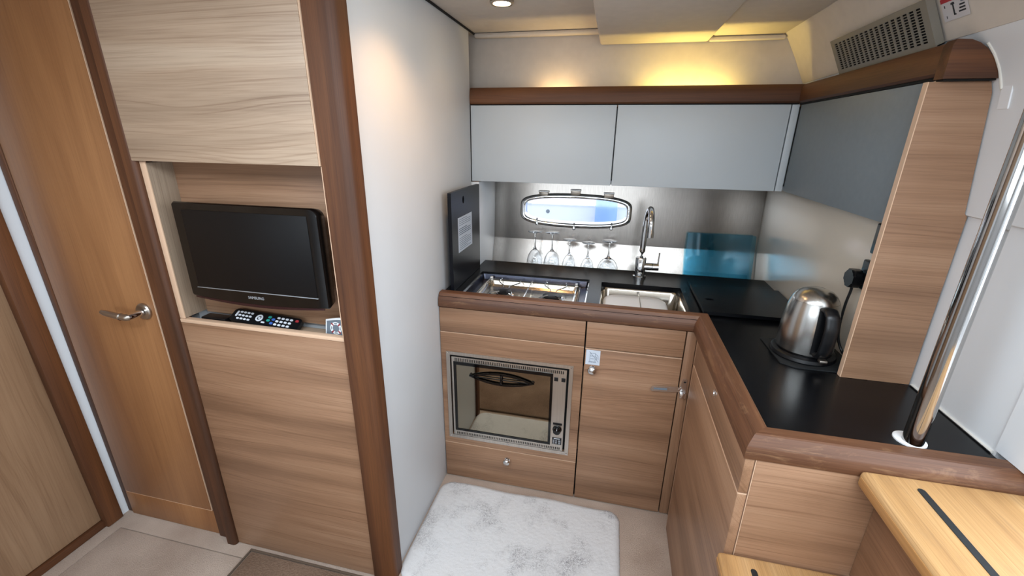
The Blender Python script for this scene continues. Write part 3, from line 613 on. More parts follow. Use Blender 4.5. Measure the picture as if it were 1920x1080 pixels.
for x, z in ((-0.345, 1.222), (-0.18, 1.234), (-0.012, 1.224)):
    h_ = obj('hinge', box(BM(), x - 0.024, x + 0.024, yw - 0.012, yw + 0.006, z - 0.010, z + 0.014, 0.003), satin, pw)
    obj('hinge_pin', cyl(BM(), (x - 0.026, yw - 0.012, z + 0.012), (x + 0.026, yw - 0.012, z + 0.012), 0.0045, None, 12), chrome, h_)
for x, z in ((-0.375, 1.070), (-0.178, 1.053), (0.013, 1.063)):
    h_ = obj('catch', tube(BM(), [(x, yw - 0.010, z + 0.024), (x, yw - 0.018, z + 0.010), (x, yw - 0.016, z - 0.002)], 0.0045, 10), chrome, pw)
    obj('catch_knob', lathe(BM(), [(0.0, -0.024), (0.007, -0.023), (0.009, -0.016), (0.009, -0.002), (0.0, -0.001)], (x, yw, z - 0.004), 20, 'Y'), chrome, h_)

# hob
hb = thing('gas_hob', 'recessed stainless two-burner gas hob', 'hob', (-0.315, 1.73, 0.845))
bm = BM()
def rloop(cx, cy, w_, h_, r, z, n=5): return [(cx + x, cy + y, z) for x, y in rrect(w_, h_, r, n)]
loft(bm, [rloop(-0.315, 1.7285, 0.503, 0.310, 0.012, 0.886), rloop(-0.315, 1.7285, 0.494, 0.301, 0.010, 0.886)], False, False); obj('rim', bm, chrome, hb); bm = BM()
loft(bm, [rloop(-0.315, 1.7285, 0.494, 0.301, 0.010, 0.8859), rloop(-0.315, 1.7285, 0.486, 0.293, 0.010, 0.862), rloop(-0.315, 1.7285, 0.438, 0.268, 0.010, 0.858)], False, False)
obj('recess', bm, plain('dark_steel', '#5b5e6c', 0.22, metal=1.0), hb, None, True, 40); bm = BM()
loft(bm, [rloop(-0.315, 1.7285, 0.438, 0.268, 0.010, 0.858), rloop(-0.315, 1.7285, 0.432, 0.262, 0.02, 0.868), rloop(-0.315, 1.7285, 0.420, 0.250, 0.02, 0.866), rloop(-0.315, 1.7285, 0.400, 0.235, 0.02, 0.850), rloop(-0.315, 1.7285, 0.02, 0.02, 0.005, 0.849)], False, True)
loft(bm, [rloop(-0.315, 1.7285, 0.503, 0.310, 0.012, 0.8859), rloop(-0.315, 1.7285, 0.5035, 0.3105, 0.012, 0.842), rloop(-0.315, 1.7285, 0.3, 0.2, 0.012, 0.840)], False, True)
obj('tray', bm, sinkm, hb, None, True, 40)
for x, y, r in ((-0.415, 1.700, 0.036), (-0.207, 1.700, 0.046)):
    bn = obj('burner', lathe(BM(), [(0.0, 0.849), (r*1.15, 0.849), (r*1.15, 0.853), (r*0.95, 0.856), (r*0.95, 0.866), (r*0.8, 0.868), (0.0, 0.868)], (x, y, 0), 32), chrome, hb)
    obj('burner_cap', lathe(BM(), [(0.0, 0.868), (r*0.86, 0.868), (r*0.86, 0.872), (r*0.7, 0.8745), (0.0, 0.875)], (x, y, 0), 32), plast, bn)
ZB = 0.878
def rod(pts, r=0.0022, nm='pan_support', ss=0): return obj(nm, tube(BM(), pts, r, 8, ss), chrome, hb)
rod([(-0.515, 1.835, ZB), (-0.115, 1.835, ZB)]); rod([(-0.515, 1.62, ZB), (-0.115, 1.62, ZB)]); rod([(-0.515, 1.62, ZB), (-0.515, 1.835, ZB)]); rod([(-0.115, 1.62, ZB), (-0.115, 1.835, ZB)]); rod([(-0.318, 1.62, ZB), (-0.318, 1.838, ZB + 0.003)])
for x in (-0.515, -0.318, -0.115):
    for y in (1.62, 1.835): rod([(x, y, 0.860), (x, y, ZB)], 0.0022, 'support_foot')
for cx, w_ in ((-0.415, 0.043), (-0.207, 0.043)):
    for s_ in (-1, 1):
        rod([(cx + s_*w_, 1.838, ZB), (cx + s_*w_, 1.836, ZB + 0.006), (cx + s_*(w_ + 0.004), 1.80, ZB + 0.002), (cx + s_*0.016, 1.752, ZB + 0.002), (cx + s_*0.014, 1.73, ZB + 0.002)], 0.0024, 'pan_prong', 4)
        rod([(cx + s_*w_, 1.618, ZB), (cx + s_*(w_ + 0.002), 1.64, ZB + 0.002), (cx + s_*0.016, 1.672, ZB + 0.002)], 0.0024, 'pan_prong', 4)
for x in (-0.512, -0.118): obj('clamp', box(BM(), x - 0.006, x + 0.006, 1.842, 1.856, 0.868, 0.884, 0.002), wplast if x < -0.3 else chrome, hb)
# hob lid board standing on edge
bd = thing('hob_cover_board', 'tall black board standing on edge against the white wall', 'board', (-0.6, 1.76, 0.8955))
TL = math.radians(2)
bm = BM(); poly = [(x + 1.760, z + 1.0955) for x, z in rrect(0.368, 0.398, 0.012, 4)]
hole = [(1.718 + 0.011*math.cos(2*math.pi*k/36), 1.252 + 0.016*math.sin(2*math.pi*k/36)) for k in range(36)]
def board_loop(pts, x): return [(x, p[0], p[1]) for p in pts]
# outer loop resampled to the hole's angles so that the finger hole is a real opening
def resample(poly_, c, n=36):
    out = []
    for k in range(n):
        t = 2*math.pi*k/n; d = Vector((math.cos(t), math.sin(t))); best = None
        for i in range(len(poly_)):
            a, b = Vector(poly_[i]) - Vector(c), Vector(poly_[(i+1) % len(poly_)]) - Vector(c); e = b - a; den = d.x*e.y - d.y*e.x
            if abs(den) < 1e-12: continue
            s_ = (a.x*e.y - a.y*e.x)/den; q = (a.x*d.y - a.y*d.x)/den
            if s_ > 0 and -1e-6 <= q <= 1 + 1e-6 and (best is None or s_ < best): best = s_
        out.append((c[0] + d.x*best, c[1] + d.y*best))
    return out
def add_corners(outer, corners):
    for c in corners:
        i = min(range(len(outer)), key=lambda q: (Vector(outer[q]) - Vector(c)).length); outer[i] = c
    return outer
o2 = add_corners(resample(poly, (1.718, 1.252)), [(1.577, 0.8957), (1.943, 0.8957), (1.943, 1.2935), (1.577, 1.2935)])
loft(bm, [board_loop(hole, -0.597), board_loop(o2, -0.597), board_loop(o2, -0.612), board_loop(hole, -0.612), board_loop(hole, -0.597)], False, False)
obj('board', bm, blackb, bd, None, True, 30)
lbl = obj('label', box(BM(), -0.5968, -0.596, 1.645, 1.824, 1.042, 1.186, 0), paper, bd); lbl['label'] = 'white instruction label'
bm = BM()
for i in range(17):
    if i in (4, 9): continue
    z = 1.176 - 0.0078*i; L = 0.150 if i % 5 else 0.1
    box(bm, -0.5959, -0.5956, 1.656, 1.656 + L, z, z + (0.003 if i in (5, 6, 7, 8) else 0.0018))
obj('label_print', bm, ink, lbl)
# sink
sk = thing('sink', 'square stainless sink let into the worktop', 'sink', (0.156, 1.716, 0.75))
bm = BM(); sx, sy = 0.156, 1.716
loft(bm, [rloop(sx, sy, 0.345, 0.313, 0.02, 0.8725), rloop(sx, sy, 0.3285, 0.2965, 0.02, 0.8725), rloop(sx, sy, 0.320, 0.288, 0.03, 0.866), rloop(sx, sy, 0.306, 0.274, 0.045, 0.775), rloop(sx, sy, 0.26, 0.228, 0.04, 0.757), rloop(sx, sy, 0.03, 0.03, 0.01, 0.755)], False, True)
loft(bm, [rloop(sx, sy, 0.345, 0.313, 0.02, 0.8725), rloop(sx, sy, 0.331, 0.299, 0.03, 0.75), rloop(sx, sy, 0.1, 0.1, 0.02, 0.745)], False, True)
obj('bowl', bm, sinkm, sk, None, True, 40)
obj('drain', lathe(BM(), [(0.0, 0.756), (0.022, 0.756), (0.022, 0.759), (0.0, 0.760)], (0.28, 1.80, 0), 20), chrome, sk)
obj('plug_chain', tube(BM(), [(0.150, 1.856, 0.862), (0.150, 1.835, 0.866), (0.150, 1.790, 0.8715), (0.149, 1.70, 0.8745), (0.149, 1.61, 0.8725)], 0.0014, 6, 5), satin, sk)
obj('chain_anchor', lathe(BM(), [(0.0, -0.004), (0.005, -0.003), (0.006, 0.0), (0.0, 0.0)], (0.150, 1.8595, 0.860), 16, 'Y'), chrome, sk)
bm = BM(); cx, cy = 0.130, 1.690
loft(bm, [rloop(cx, cy, 0.19, 0.17, 0.05, 0.7605), rloop(cx, cy, 0.235, 0.205, 0.055, 0.78), rloop(cx, cy, 0.256, 0.226, 0.06, 0.852), rloop(cx, cy, 0.250, 0.220, 0.058, 0.863), rloop(cx, cy, 0.228, 0.200, 0.05, 0.869), rloop(cx, cy, 0.12, 0.10, 0.03, 0.8715)])
tag(obj('washing_up_bowl', bm, wplast, None, None, True, 50), 'white plastic washing-up bowl turned over in the sink', 'bowl')
# sink lid lying on the worktop corner
bm = BM(); lh = [(0.405 + 0.016*math.cos(2*math.pi*k/36), 1.700 + 0.010*math.sin(2*math.pi*k/36)) for k in range(36)]
lo_ = add_corners(resample([(0.383, 1.560), (0.700, 1.560), (0.700, 1.880), (0.383, 1.880)] if False else [(0.362, 1.564), (0.704, 1.564), (0.704, 1.882), (0.362, 1.882)], (0.405, 1.700)), [(0.362, 1.564), (0.704, 1.564), (0.704, 1.882), (0.362, 1.882)])
zl = lambda P, z: [(p[0], p[1], z) for p in P]
loft(bm, [zl(lh, 0.9135), zl(lo_, 0.9135), zl(lo_, 0.9005), zl(lh, 0.9005), zl(lh, 0.9135)], False, False)
for x in (0.40, 0.66):
    for y in (1.60, 1.84): cyl(bm, (x, y, 0.8953), (x, y, 0.9005), 0.008, None, 12)
tag(obj('worktop_board', bm, black, None, None, True, 30), 'flat black sink lid with finger hole lying on the worktop corner', 'board')
# tap
tp = thing('mixer_tap', 'chrome swan-neck mixer tap behind the sink', 'tap', (0.156, 1.985, 0.8955))
obj('base', lathe(BM(), [(0.0, 0.8955), (0.030, 0.8955), (0.030, 0.902), (0.024, 0.906), (0.0, 0.906)], (0.156, 1.985, 0), 32), chrome, tp)
obj('body', lathe(BM(), [(0.0, 0.905), (0.0235, 0.905), (0.0235, 0.985), (0.020, 0.990), (0.0, 0.990)], (0.156, 1.985, 0), 32), chrome, tp)
pts = [(0.157, 1.985, 0.985), (0.159, 1.985, 1.10), (0.161, 1.985, 1.15)]
for k in range(1, 13):
    a = math.pi*k/12; pts.append((0.161 + 0.010*math.sin(a/2), 1.985 - 0.062*(1 - math.cos(a)), 1.15 + 0.066*math.sin(a)))
pts.append((0.172, 1.861, 1.128))
obj('spout', tube(BM(), pts, 0.0125, 18, 3), chrome, tp); obj('nozzle', cyl(BM(), (0.172, 1.861, 1.132), (0.172, 1.861, 1.108), 0.0142), chrome, tp)
lv = obj('lever', cyl(BM(), (0.170, 1.985, 0.947), (0.236, 1.982, 0.949), 0.0165), chrome, tp)
obj('lever_collar', cyl(BM(), (0.206, 1.9835, 0.948), (0.2085, 1.9833, 0.948), 0.0172), plast, lv); obj('lever_pin', tube(BM(), [(0.231, 1.982, 0.96), (0.2315, 1.980, 0.985), (0.233, 1.978, 1.016)], 0.0035, 10), chrome, lv)
# wine glasses standing upside down behind the worktop edge
def wine(x, zf, zb, rf, rb, tone):
    z0 = 0.8472; rr = rb*0.80; g = 0.0011
    prof = [(0.0, zf + 0.0012), (rf*0.97, zf + 0.0008), (rf, zf), (rf*0.97, zf - 0.0012), (rf*0.35, zf - 0.004), (0.0055, zf - 0.011), (0.0042, zf - 0.03), (0.0042, zb + 0.012), (0.008, zb + 0.003)]
    H_ = zb - z0
    out = [(rb*math.sqrt(max(0.0, 1 - (1 - t/0.62)**2))*(0.86 + 0.14*t/0.62) if t < 0.62 else rb - (rb - rr)*((t - 0.62)/0.38)**1.6, zb - H_*t) for t in (0.03, 0.08, 0.14, 0.21, 0.3, 0.42, 0.55, 0.7, 0.85, 1.0)]
    inn = [(max(r - g, 0.001), z if k else z) for k, (r, z) in enumerate(out)][::-1]
    prof = prof + out + inn + [(0.0, zb - H_*0.05 - 0.002)]
    o = obj('wine_glass', lathe(BM(), prof, (x, 2.148, 0), 28), wglass, None, (x, 2.148, z0), True, 60)
    return o
for x, zf, zb, rf, rb, l in ((-0.363, 1.045, 0.955, 0.0365, 0.041, 'leftmost upturned wine glass, tall with round bowl'), (-0.274, 1.045, 0.952, 0.0360, 0.041, 'second upturned wine glass from the left, tall with round bowl'),
    (-0.185, 1.013, 0.938, 0.034, 0.034, 'short narrow upturned wine glass in the middle of the row'), (-0.0915, 1.004, 0.927, 0.0335, 0.033, 'upturned wine glass with lowest foot, fourth from the left'), (0.011, 1.019, 0.934, 0.0385, 0.051, 'rightmost upturned glass with wide flared bowl beside the tap')):
    tag(wine(x, zf, zb, rf, rb, 0), l, 'wine glass', 'upturned glasses behind the hob')
# teal glass board
bm = BM(); prism(bm, [(0.384, 0.0), (0.694, 0.0), (0.694, 0.216), (0.690, 0.221), (0.388, 0.221), (0.384, 0.216)], Vector((0, 0.006, 0)), (0, 2.196, 0.8474), (1, 0, 0), Vector((0, 0.2, 0.98)))
bmesh.ops.bevel(bm, geom=list(bm.edges), offset=0.0012, segments=1, affect='EDGES')
tag(obj('glass_chopping_board', bm, teal, None, None, True, 30), 'teal translucent glass board leaning against the steel splashback', 'chopping board')

# ================================================================== UPPER CABINETS
uc = thing('wall_cabinet', 'pale grey wall cabinet with two flap doors above the hob', 'cabinet', (0.0, 2.1, 1.303))
bx('flap_door', cabw, uc, -0.6425, -0.009, 1.980, 1.998, 1.303, 1.629, 0.0015)
bx('flap_door', cabw, uc, -0.004, 0.642, 1.980, 1.998, 1.303, 1.629, 0.0015)
bx('filler_strip', cabw, uc, 0.6465, 0.672, 1.982, 1.998, 1.303, 1.629, 0.0015)
bx('carcass_bottom', cabw, uc, -0.6425, 0.7115, 2.0, 2.283, 1.306, 1.322, 0.001)
bx('carcass_top', W['lamX'], uc, -0.6425, 0.7115, 2.001, 2.081, 1.622, 1.640, 0.001)
bx('carcass_side', cabw, uc, -0.6435, -0.63, 2.0, 2.283, 1.325, 1.62, 0.001); bx('carcass_side', cabw, uc, 0.655, 0.672, 2.0, 2.06, 1.325, 1.62, 0.001)
bx('carcass_back', cabw, uc, -0.6425, 0.70, 2.06, 2.075, 1.325, 1.62, 0.001)
bx('end_block', W['lamX'], uc, -0.6425, -0.612, 1.990, 2.0, 1.286, 1.3025, 0.001)
rc = thing('wall_cabinet', 'shaded grey wall cabinet on the right above the kettle', 'cabinet', (0.69, 1.6, 1.303))
bx('flap_door', cabd, rc, 0.674, 0.690, 1.236, 1.975, 1.305, 1.627, 0.0015)
bx('carcass_bottom', cabd, rc, 0.6905, 0.770, 1.222, 1.978, 1.306, 1.322, 0.001)
bx('carcass_front', edge, rc, 0.674, 0.690, 1.2185, 1.2345, 1.305, 1.627, 0.001)
bm = BM(); prism(bm, [(0.6475, 0.8957), (0.8060, 0.8957), (0.8015, 1.3375), (0.795, 1.345), (0.7665, 1.600), (0.7585, 1.622), (0.6475, 1.622)], (0, 0.017, 0), (0, 1.199, 0), (1, 0, 0), (0, 0, 1))
ep = obj('end_panel', bm, W['lamX'], None, (0.72, 1.207, 0.8957)); tag(ep, 'tall light walnut end panel between worktop and dark rail', 'panel')
obj('edge_band', box(BM(), 0.6455, 0.6475, 1.1995, 1.2155, 0.8957, 1.622, 0), edge, ep)
rp = [(0.006, 1.634), (0.0, 1.640), (-0.002, 1.668), (0.003, 1.690), (0.010, 1.699), (0.018, 1.701), (0.024, 1.698), (0.024, 1.634)]
ra = thing('cabinet_rail', 'dark walnut rail running along the top of the wall cabinets', 'rail', (0.2, 1.8, 1.634))
RPATH = [(-0.6445, 1.974), (0.663, 1.974), (0.663, 1.2125), (0.752, 1.181)]
def rail_seg(a, b, m0, m1, ax, prof_=rp):
    d = (Vector(b) - Vector(a)).normalized(); nn = Vector((-d.y, d.x)); L0 = []; L1 = []
    for o_, z in prof_:
        p = Vector(a) + nn*o_ + d*o_*m0; q = Vector(b) + nn*o_ + d*o_*m1; L0.append((p.x, p.y, z)); L1.append((q.x, q.y, z))
    return obj('rail_length', loft(BM(), [L0, L1]), W['dk' + ax], ra, None, True, 30)
rail_seg(RPATH[0], RPATH[1], 0, 1, 'X'); rail_seg(RPATH[1], RPATH[2], -1, 0, 'Y')
bm = BM(); prism(bm, [(0.660, 1.626), (0.757, 1.626), (0.750, 1.645), (0.738, 1.664), (0.722, 1.682), (0.706, 1.693), (0.690, 1.699), (0.665, 1.7005), (0.660, 1.69)], (0, 0.030, 0), (0, 1.181, 0), (1, 0, 0), (0, 0, 1))
obj('rail_end', bm, W['dkX'], ra, None, True, 30)
bx('shadow_gap', dark, ra, -0.6445, 0.668, 1.985, 1.9985, 1.630, 1.634, 0); bx('shadow_gap', dark, ra, 0.672, 0.69, 1.185, 1.985, 1.628, 1.634, 0); bx('shadow_gap', dark, ra, 0.665, 0.757, 1.186, 1.21, 1.6225, 1.6258, 0)

# vent grille on the cove
vg = thing('vent_grille', 'grey slotted vent grille on the cove above the right rail', 'vent', (0.665, 1.5, 1.70))
A = Vector((0.690, 1.272, 1.706)); B = Vector((0.6425, 1.272, 1.800)); Uv = Vector((0, 1, 0)); Vv = (B - A).normalized(); Nv = Vector((-Vv.z, 0, Vv.x))
hh = (B - A).length; ww = 0.455
us = [0.0]; vs_ = [0.0]
for k in range(17): a = 0.022 + k*(ww - 0.044 - 0.018)/16; us += [a, a + 0.0185]
for k in range(13): a = 0.013 + k*(hh - 0.026 - 0.0042)/12; vs_ += [a, a + 0.0042]
us.append(ww); vs_.append(hh)
obj('face_plate', plate(BM(), us, vs_, lambda i, j: not (i % 2 == 1 and j % 2 == 1), A + Nv*0.012, Uv, Vv, -Nv*0.0025), ventm, vg)
bm = BM()
for a, b, c, d in ((0, ww, 0, 0.002), (0, ww, hh - 0.002, hh), (0, 0.002, 0, hh), (ww - 0.002, ww, 0, hh)):
    prism(bm, [(a, c), (b, c), (b, d), (a, d)], -Nv*0.014, A + Nv*0.0095, Uv, Vv)
obj('casing', bm, ventm, vg)
bm = BM(); prism(bm, [(0.004, 0.004), (ww - 0.004, 0.004), (ww - 0.004, hh - 0.004), (0.004, hh - 0.004)], -Nv*0.001, A + Nv*0.004, Uv, Vv); obj('dark_backing', bm, dark, vg)
# warning sticker on the cove beside the vent
ws_ = thing('warning_sticker', 'white warning sticker with red top band beside the vent grille', 'sticker', (0.66, 1.22, 1.745))
A = Vector((0.6816, 1.190, 1.748)); Uv = Vector((0, 1, 0))
cu = Vector((0.655, 0, 1.80)) - Vector((0.700, 0, 1.712)); Vv = cu.normalized(); Nv = Vector((-Vv.z, 0, Vv.x))
def stk(u0, u1, v0, v1, h, mat, nm):
    bm = BM(); u0 *= 0.8; u1 *= 0.8; v0 *= 0.92; v1 *= 0.92; prism(bm, [(u0, v0), (u1, v0), (u1, v1), (u0, v1)], -Nv*0.0003, A + Nv*(0.0034 + h), Uv, Vv); return obj(nm, bm, mat, ws_)
stk(0, 0.092, 0, 0.052, 0.0005, plain('sticker_white', '#c8c4c6', 0.6), 'sheet'); stk(0.0, 0.092, 0.042, 0.052, 0.0010, red, 'red_band')
stk(0.048, 0.053, 0.010, 0.038, 0.0010, inkd, 'pictogram'); stk(0.044, 0.057, 0.033, 0.037, 0.0012, inkd, 'pictogram'); stk(0.044, 0.052, 0.009, 0.012, 0.0012, inkd, 'pictogram'); stk(0.078, 0.080, 0.006, 0.012, 0.0010, inkd, 'pictogram'); stk(0.079, 0.082, 0.030, 0.036, 0.0010, inkd, 'pictogram')
for i, L in enumerate((0.012, 0.018, 0.020, 0.024)): stk(0.010, 0.010 + L, 0.012 + 0.0068*(3 - i), 0.0155 + 0.0068*(3 - i), 0.0010, greyp if i == 0 else inkd, 'print_line')

# ================================================================== KETTLE CORNER
kx, ky = 0.5955, 1.322
kt = thing('kettle', 'brushed steel dome kettle with black handle', 'kettle', (kx, ky, 0.899))
obj('power_base', lathe(BM(), [(0.0, 0.899), (0.083, 0.899), (0.085, 0.903), (0.083, 0.912), (0.076, 0.916), (0.0, 0.916)], (kx, ky, 0), 40), plast, kt)
obj('foot_ring', lathe(BM(), [(0.0, 0.916), (0.0720, 0.916), (0.0728, 0.923), (0.0, 0.923)], (kx, ky, 0), 40), gloss, kt)
kp = [(0.0, 0.923), (0.0725, 0.923), (0.0728, 0.930), (0.0725, 0.96), (0.0713, 0.99), (0.0690, 1.02), (0.0645, 1.05), (0.0590, 1.070)]
bd_ = obj('body', lathe(BM(), kp + [(0.0, 1.070)], (kx, ky, 0), 48), kst, kt, None, True, 60)
obj('lid', lathe(BM(), [(0.0, 1.0702), (0.0584, 1.0702), (0.0570, 1.0745), (0.0505, 1.086), (0.039, 1.0965), (0.022, 1.1035), (0.0, 1.105)], (kx, ky, 0), 48), kst, kt, None, True, 60)
hdv = Vector((0.12, -0.99, 0)).normalized(); hs = Vector((-hdv.y, hdv.x, 0))
def hp(r, z): return Vector((kx, ky, 0)) + hdv*r + Vector((0, 0, z))
bm = BM(); path = [hp(0.052, 1.060), hp(0.078, 1.064), hp(0.093, 1.052), hp(0.101, 1.02), hp(0.100, 0.98), hp(0.095, 0.945), hp(0.085, 0.931), hp(0.070, 0.932)]
P = []
for i in range(len(path) - 1):
    for k in range(4): P.append(path[i].lerp(path[i+1], k/4))
P.append(path[-1]); loops = []
for i, p in enumerate(P):
    d = (P[min(i+1, len(P)-1)] - P[max(i-1, 0)]).normalized(); nn = d.cross(hs).normalized(); wv = 0.0185
    loops.append([p + hs*wv*math.cos(2*math.pi*k/14) + nn*0.0085*math.sin(2*math.pi*k/14) for k in range(14)])
loft(bm, loops); hk = obj('handle', bm, plast, kt, None, True, 60)
bm = BM(); L0 = []; 
for z in (0.930, 0.96, 0.99, 1.02, 1.045, 1.058):
    r = [b for a, b in ((0.930, 0.0728), (0.96, 0.0725), (0.99, 0.0713), (1.02, 0.0690), (1.045, 0.0654), (1.058, 0.0624)) if a == z][0] + 0.0012
    L0.append([Vector((kx, ky, z)) + r*(hdv*math.cos(a) + hs*math.sin(a)) for a in [math.radians(t) for t in range(-17, 18, 5)]] + [Vector((kx, ky, z)) + (r - 0.006)*(hdv*math.cos(a) + hs*math.sin(a)) for a in [math.radians(t) for t in range(13, -18, -5)]])
loft(bm, L0); obj('handle_mount', bm, plast, kt)
obj('switch', box(BM(), kx + hdv.x*0.095 - 0.010, kx + hdv.x*0.095 + 0.010, ky + hdv.y*0.095 - 0.012, ky + hdv.y*0.095 + 0.006, 0.920, 0.929, 0.003), satin, kt)
sd = Vector((0.25, 0.97, 0)).normalized(); so = Vector((kx, ky, 0))
obj('spout', loft(BM(), [[so + sd*0.060 + Vector((-sd.y*w_, sd.x*w_, z)) for w_, z in ((-0.02, 1.025), (0.02, 1.025), (0.022, 1.06), (-0.022, 1.06))], [so + sd*0.076 + Vector((-sd.y*w_, sd.x*w_, z)) for w_, z in ((-0.006, 1.045), (0.006, 1.045), (0.012, 1.064), (-0.012, 1.064))]]), kst, kt)
tv_ = BM(); prism(tv_, [(0.507, 1.408), (0.512, 1.246), (0.545, 1.222), (0.70, 1.222), (0.706, 1.37), (0.60, 1.42)][::1], (0, 0, 0.003), (0, 0, 0.8954), (1, 0, 0), (0, 1, 0))
tag(obj('kettle_mat', tv_, rubber), 'thin black mat under the kettle', 'mat')
# sockets, plug and flex
def socket(z0, z1, y0, y1, lbl_):
    s_ = thing('wall_socket', lbl_, 'socket', (0.705, (y0+y1)/2, z0))
    obj('face_plate', box(BM(), 0.697, 0.7115, y0, y1, z0, z1, 0.004, 3), plast, s_); obj('rocker', box(BM(), 0.6935, 0.6975, (y0+y1)/2 - 0.012, (y0+y1)/2 + 0.012, z0 + 0.05, z0 + 0.068, 0.001), gloss, s_)
socket(1.213, 1.295, 1.245, 1.330, 'black wall socket under the shaded grey cabinet, upper of two')
socket(1.110, 1.192, 1.245, 1.345, 'black wall socket with plug, lower of two')
pg = thing('kettle_plug', 'black mains plug in the lower wall socket', 'plug', (0.68, 1.33, 1.105))
bm = BM(); prism(bm, [(1.334 + a, 1.138 + b) for a, b in rrect(0.050, 0.050, 0.016, 5)], Vector((-0.026, 0, 0)), (0.6930, 0, 0), (0, 1, 0), (0, 0, 1)); bmesh.ops.bevel(bm, geom=[e for e in bm.edges if abs(e.verts[0].co.x - e.verts[1].co.x) < 1e-6], offset=0.005, segments=2, affect='EDGES')
obj('plug_body', bm, plast, pg); obj('flex', tube(BM(), [(0.682, 1.334, 1.118), (0.682, 1.334, 1.100), (0.678, 1.333, 1.06), (0.677, 1.331, 1.0), (0.682, 1.328, 0.955), (0.692, 1.318, 0.925), (0.698, 1.290, 0.908), (0.694, 1.255, 0.9032)], 0.0036, 10, 6), plast, pg)
# handrail
hr = thing('handrail', 'polished steel handrail post rising from the worktop', 'handrail', (0.667, 0.929, 0.8955))
obj('post', cyl(BM(), (0.667, 0.929, 0.899), (0.667, 0.929, 1.90), 0.0185, None, 32), plain('polished_rail_steel', '#b0aeac', 0.09, metal=1.0, var=0.01), hr)
obj('base_flange', lathe(BM(), [(0.0, 0.8955), (0.029, 0.8955), (0.029, 0.8985), (0.025, 0.901), (0.0, 0.901)], (0.667, 0.9375, 0), 28), wplast, hr)
obj('top_flange', lathe(BM(), [(0.0, 1.90), (0.033, 1.90), (0.036, 1.915), (0.0, 1.915)], (0.667, 0.929, 0), 28), chrome, hr)
obj('deck_bracket', box(BM(), 0.64, 0.694, 0.905, 0.953, 1.915, 1.9245, 0.003), chrome, hr)

# ================================================================== STEPS
cs = thing('companionway_steps', 'worn beech companionway steps with black anti-slip strips', 'steps', (0.55, 0.5, 0))
def tread(x0, x1, z0, z1, strip):
    t = obj('tread', box(BM(), x0, min(x1, x0 + 0.325), 0.12, 0.849, z0, z1, 0.010, 3), W['beech'], cs); t['label'] = 'worn beech tread with rounded nosing'
    obj('nosing', box(BM(), x0 - 0.0012, x0 + 0.004, 0.13, 0.839, z0 + 0.009, z1 - 0.010, 0.001), W['beechn'], t)
    if x1 > x0 + 0.33: obj('board', box(BM(), x0 + 0.3255, x1, 0.12, 0.848, z0, z1 - 0.0002, 0.002), W['beechn'], t)
    for xs_ in strip:
        bm = BM(); prism(bm, [(xs_ + a, 0.47 + b) for a, b in rrect(0.013, 0.69, 0.0064, 5)], (0, 0, 0.0016), (0, 0, z1 - 0.0004), (1, 0, 0), (0, 1, 0)); obj('anti_slip_strip', bm, rubber, t)
tread(0.314, 0.588, 0.549, 0.585, (0.383,))
tread(0.540, 0.955, 0.832, 0.870, (0.6255,))
obj('riser', box(BM(), 0.589, 0.604, 0.12, 0.8505, 0.5852, 0.8318, 0.001), W['lamY'], cs)
obj('riser', box(BM(), 0.345, 0.360, 0.12, 0.8505, 0.001, 0.5488, 0.001), W['lamY'], cs)

# ================================================================== TEXTILES
def mat_mesh():
    bm = BM(); nx, ny = 150, 110; x0, x1, y0, y1 = -0.640, 0.146, 1.0, 1.478; r = 0.055
    grid = {}
    cxm, cym, hw, hl = (x0+x1)/2, (y0+y1)/2, (x1-x0)/2, (y1-y0)/2
    for i in range(nx + 1):
        for j in range(ny + 1):
            u, v = -1 + 2*i/nx, -1 + 2*j/ny; x, y = u*hw, v*hl
            # pull the corners in to a rounded rectangle
            ax, ay = abs(x) - (hw - r), abs(y) - (hl - r)
            if ax > 0 and ay > 0:
                m_ = max(ax, ay); l = math.hypot(ax, ay); k = m_/l; x = math.copysign(hw - r + ax*k, x); y = math.copysign(hl - r + ay*k, y)
            d = min(hw - abs(x), hl - abs(y)); e = max(0.0, min(1.0, d/0.018)) if not (ax > 0 and ay > 0) else max(0.0, min(1.0, (r - math.hypot(abs(x) - (hw - r), abs(y) - (hl - r)))/0.018))
            z = 0.003 + 0.011*math.sqrt(e) + random.uniform(-0.0009, 0.0009)*e
            grid[i, j] = bm.verts.new((cxm + x + random.uniform(-1, 1)*0.0008, cym + y - 0.012*u*0 + 0.004*math.sin(7*u)*max(0, v) + random.uniform(-1, 1)*0.0008, z))
    for i in range(nx):
        for j in range(ny): bm.faces.new((grid[i, j], grid[i+1, j], grid[i+1, j+1], grid[i, j+1]))
    edge_l = [grid[i, 0] for i in range(nx + 1)] + [grid[nx, j] for j in range(1, ny + 1)] + [grid[i, ny] for i in range(nx - 1, -1, -1)] + [grid[0, j] for j in range(ny - 1, 0, -1)]
    low = [bm.verts.new((v.co.x, v.co.y, 0.0008)) for v in edge_l]
    for k in range(len(low)): bm.faces.new((edge_l[k], low[k], low[(k+1) % len(low)], edge_l[(k+1) % len(low)]))
    bm.faces.new(low[::-1]); return bm
tag(obj('bath_mat', mat_mesh(), shag, None, None, True, 60), 'white shaggy mat with grey flecks on the galley floor', 'mat')
rg = thing('rug', 'brown loop-pile rug below the television cabinet', 'rug', (-0.5, 0.5, 0.0005))
obj('pile', box(BM(), -1.215, 0.26, 0.10, 0.966, 0.0005, 0.0075, 0.003), rugm, rg)
bm = BM(); tube(bm, [(-1.222, 0.095, 0.0055), (-1.222, 0.972, 0.0055), (0.266, 0.972, 0.0055), (0.266, 0.095, 0.0055)], 0.005, 8, 0); obj('binding', bm, rugb, rg)

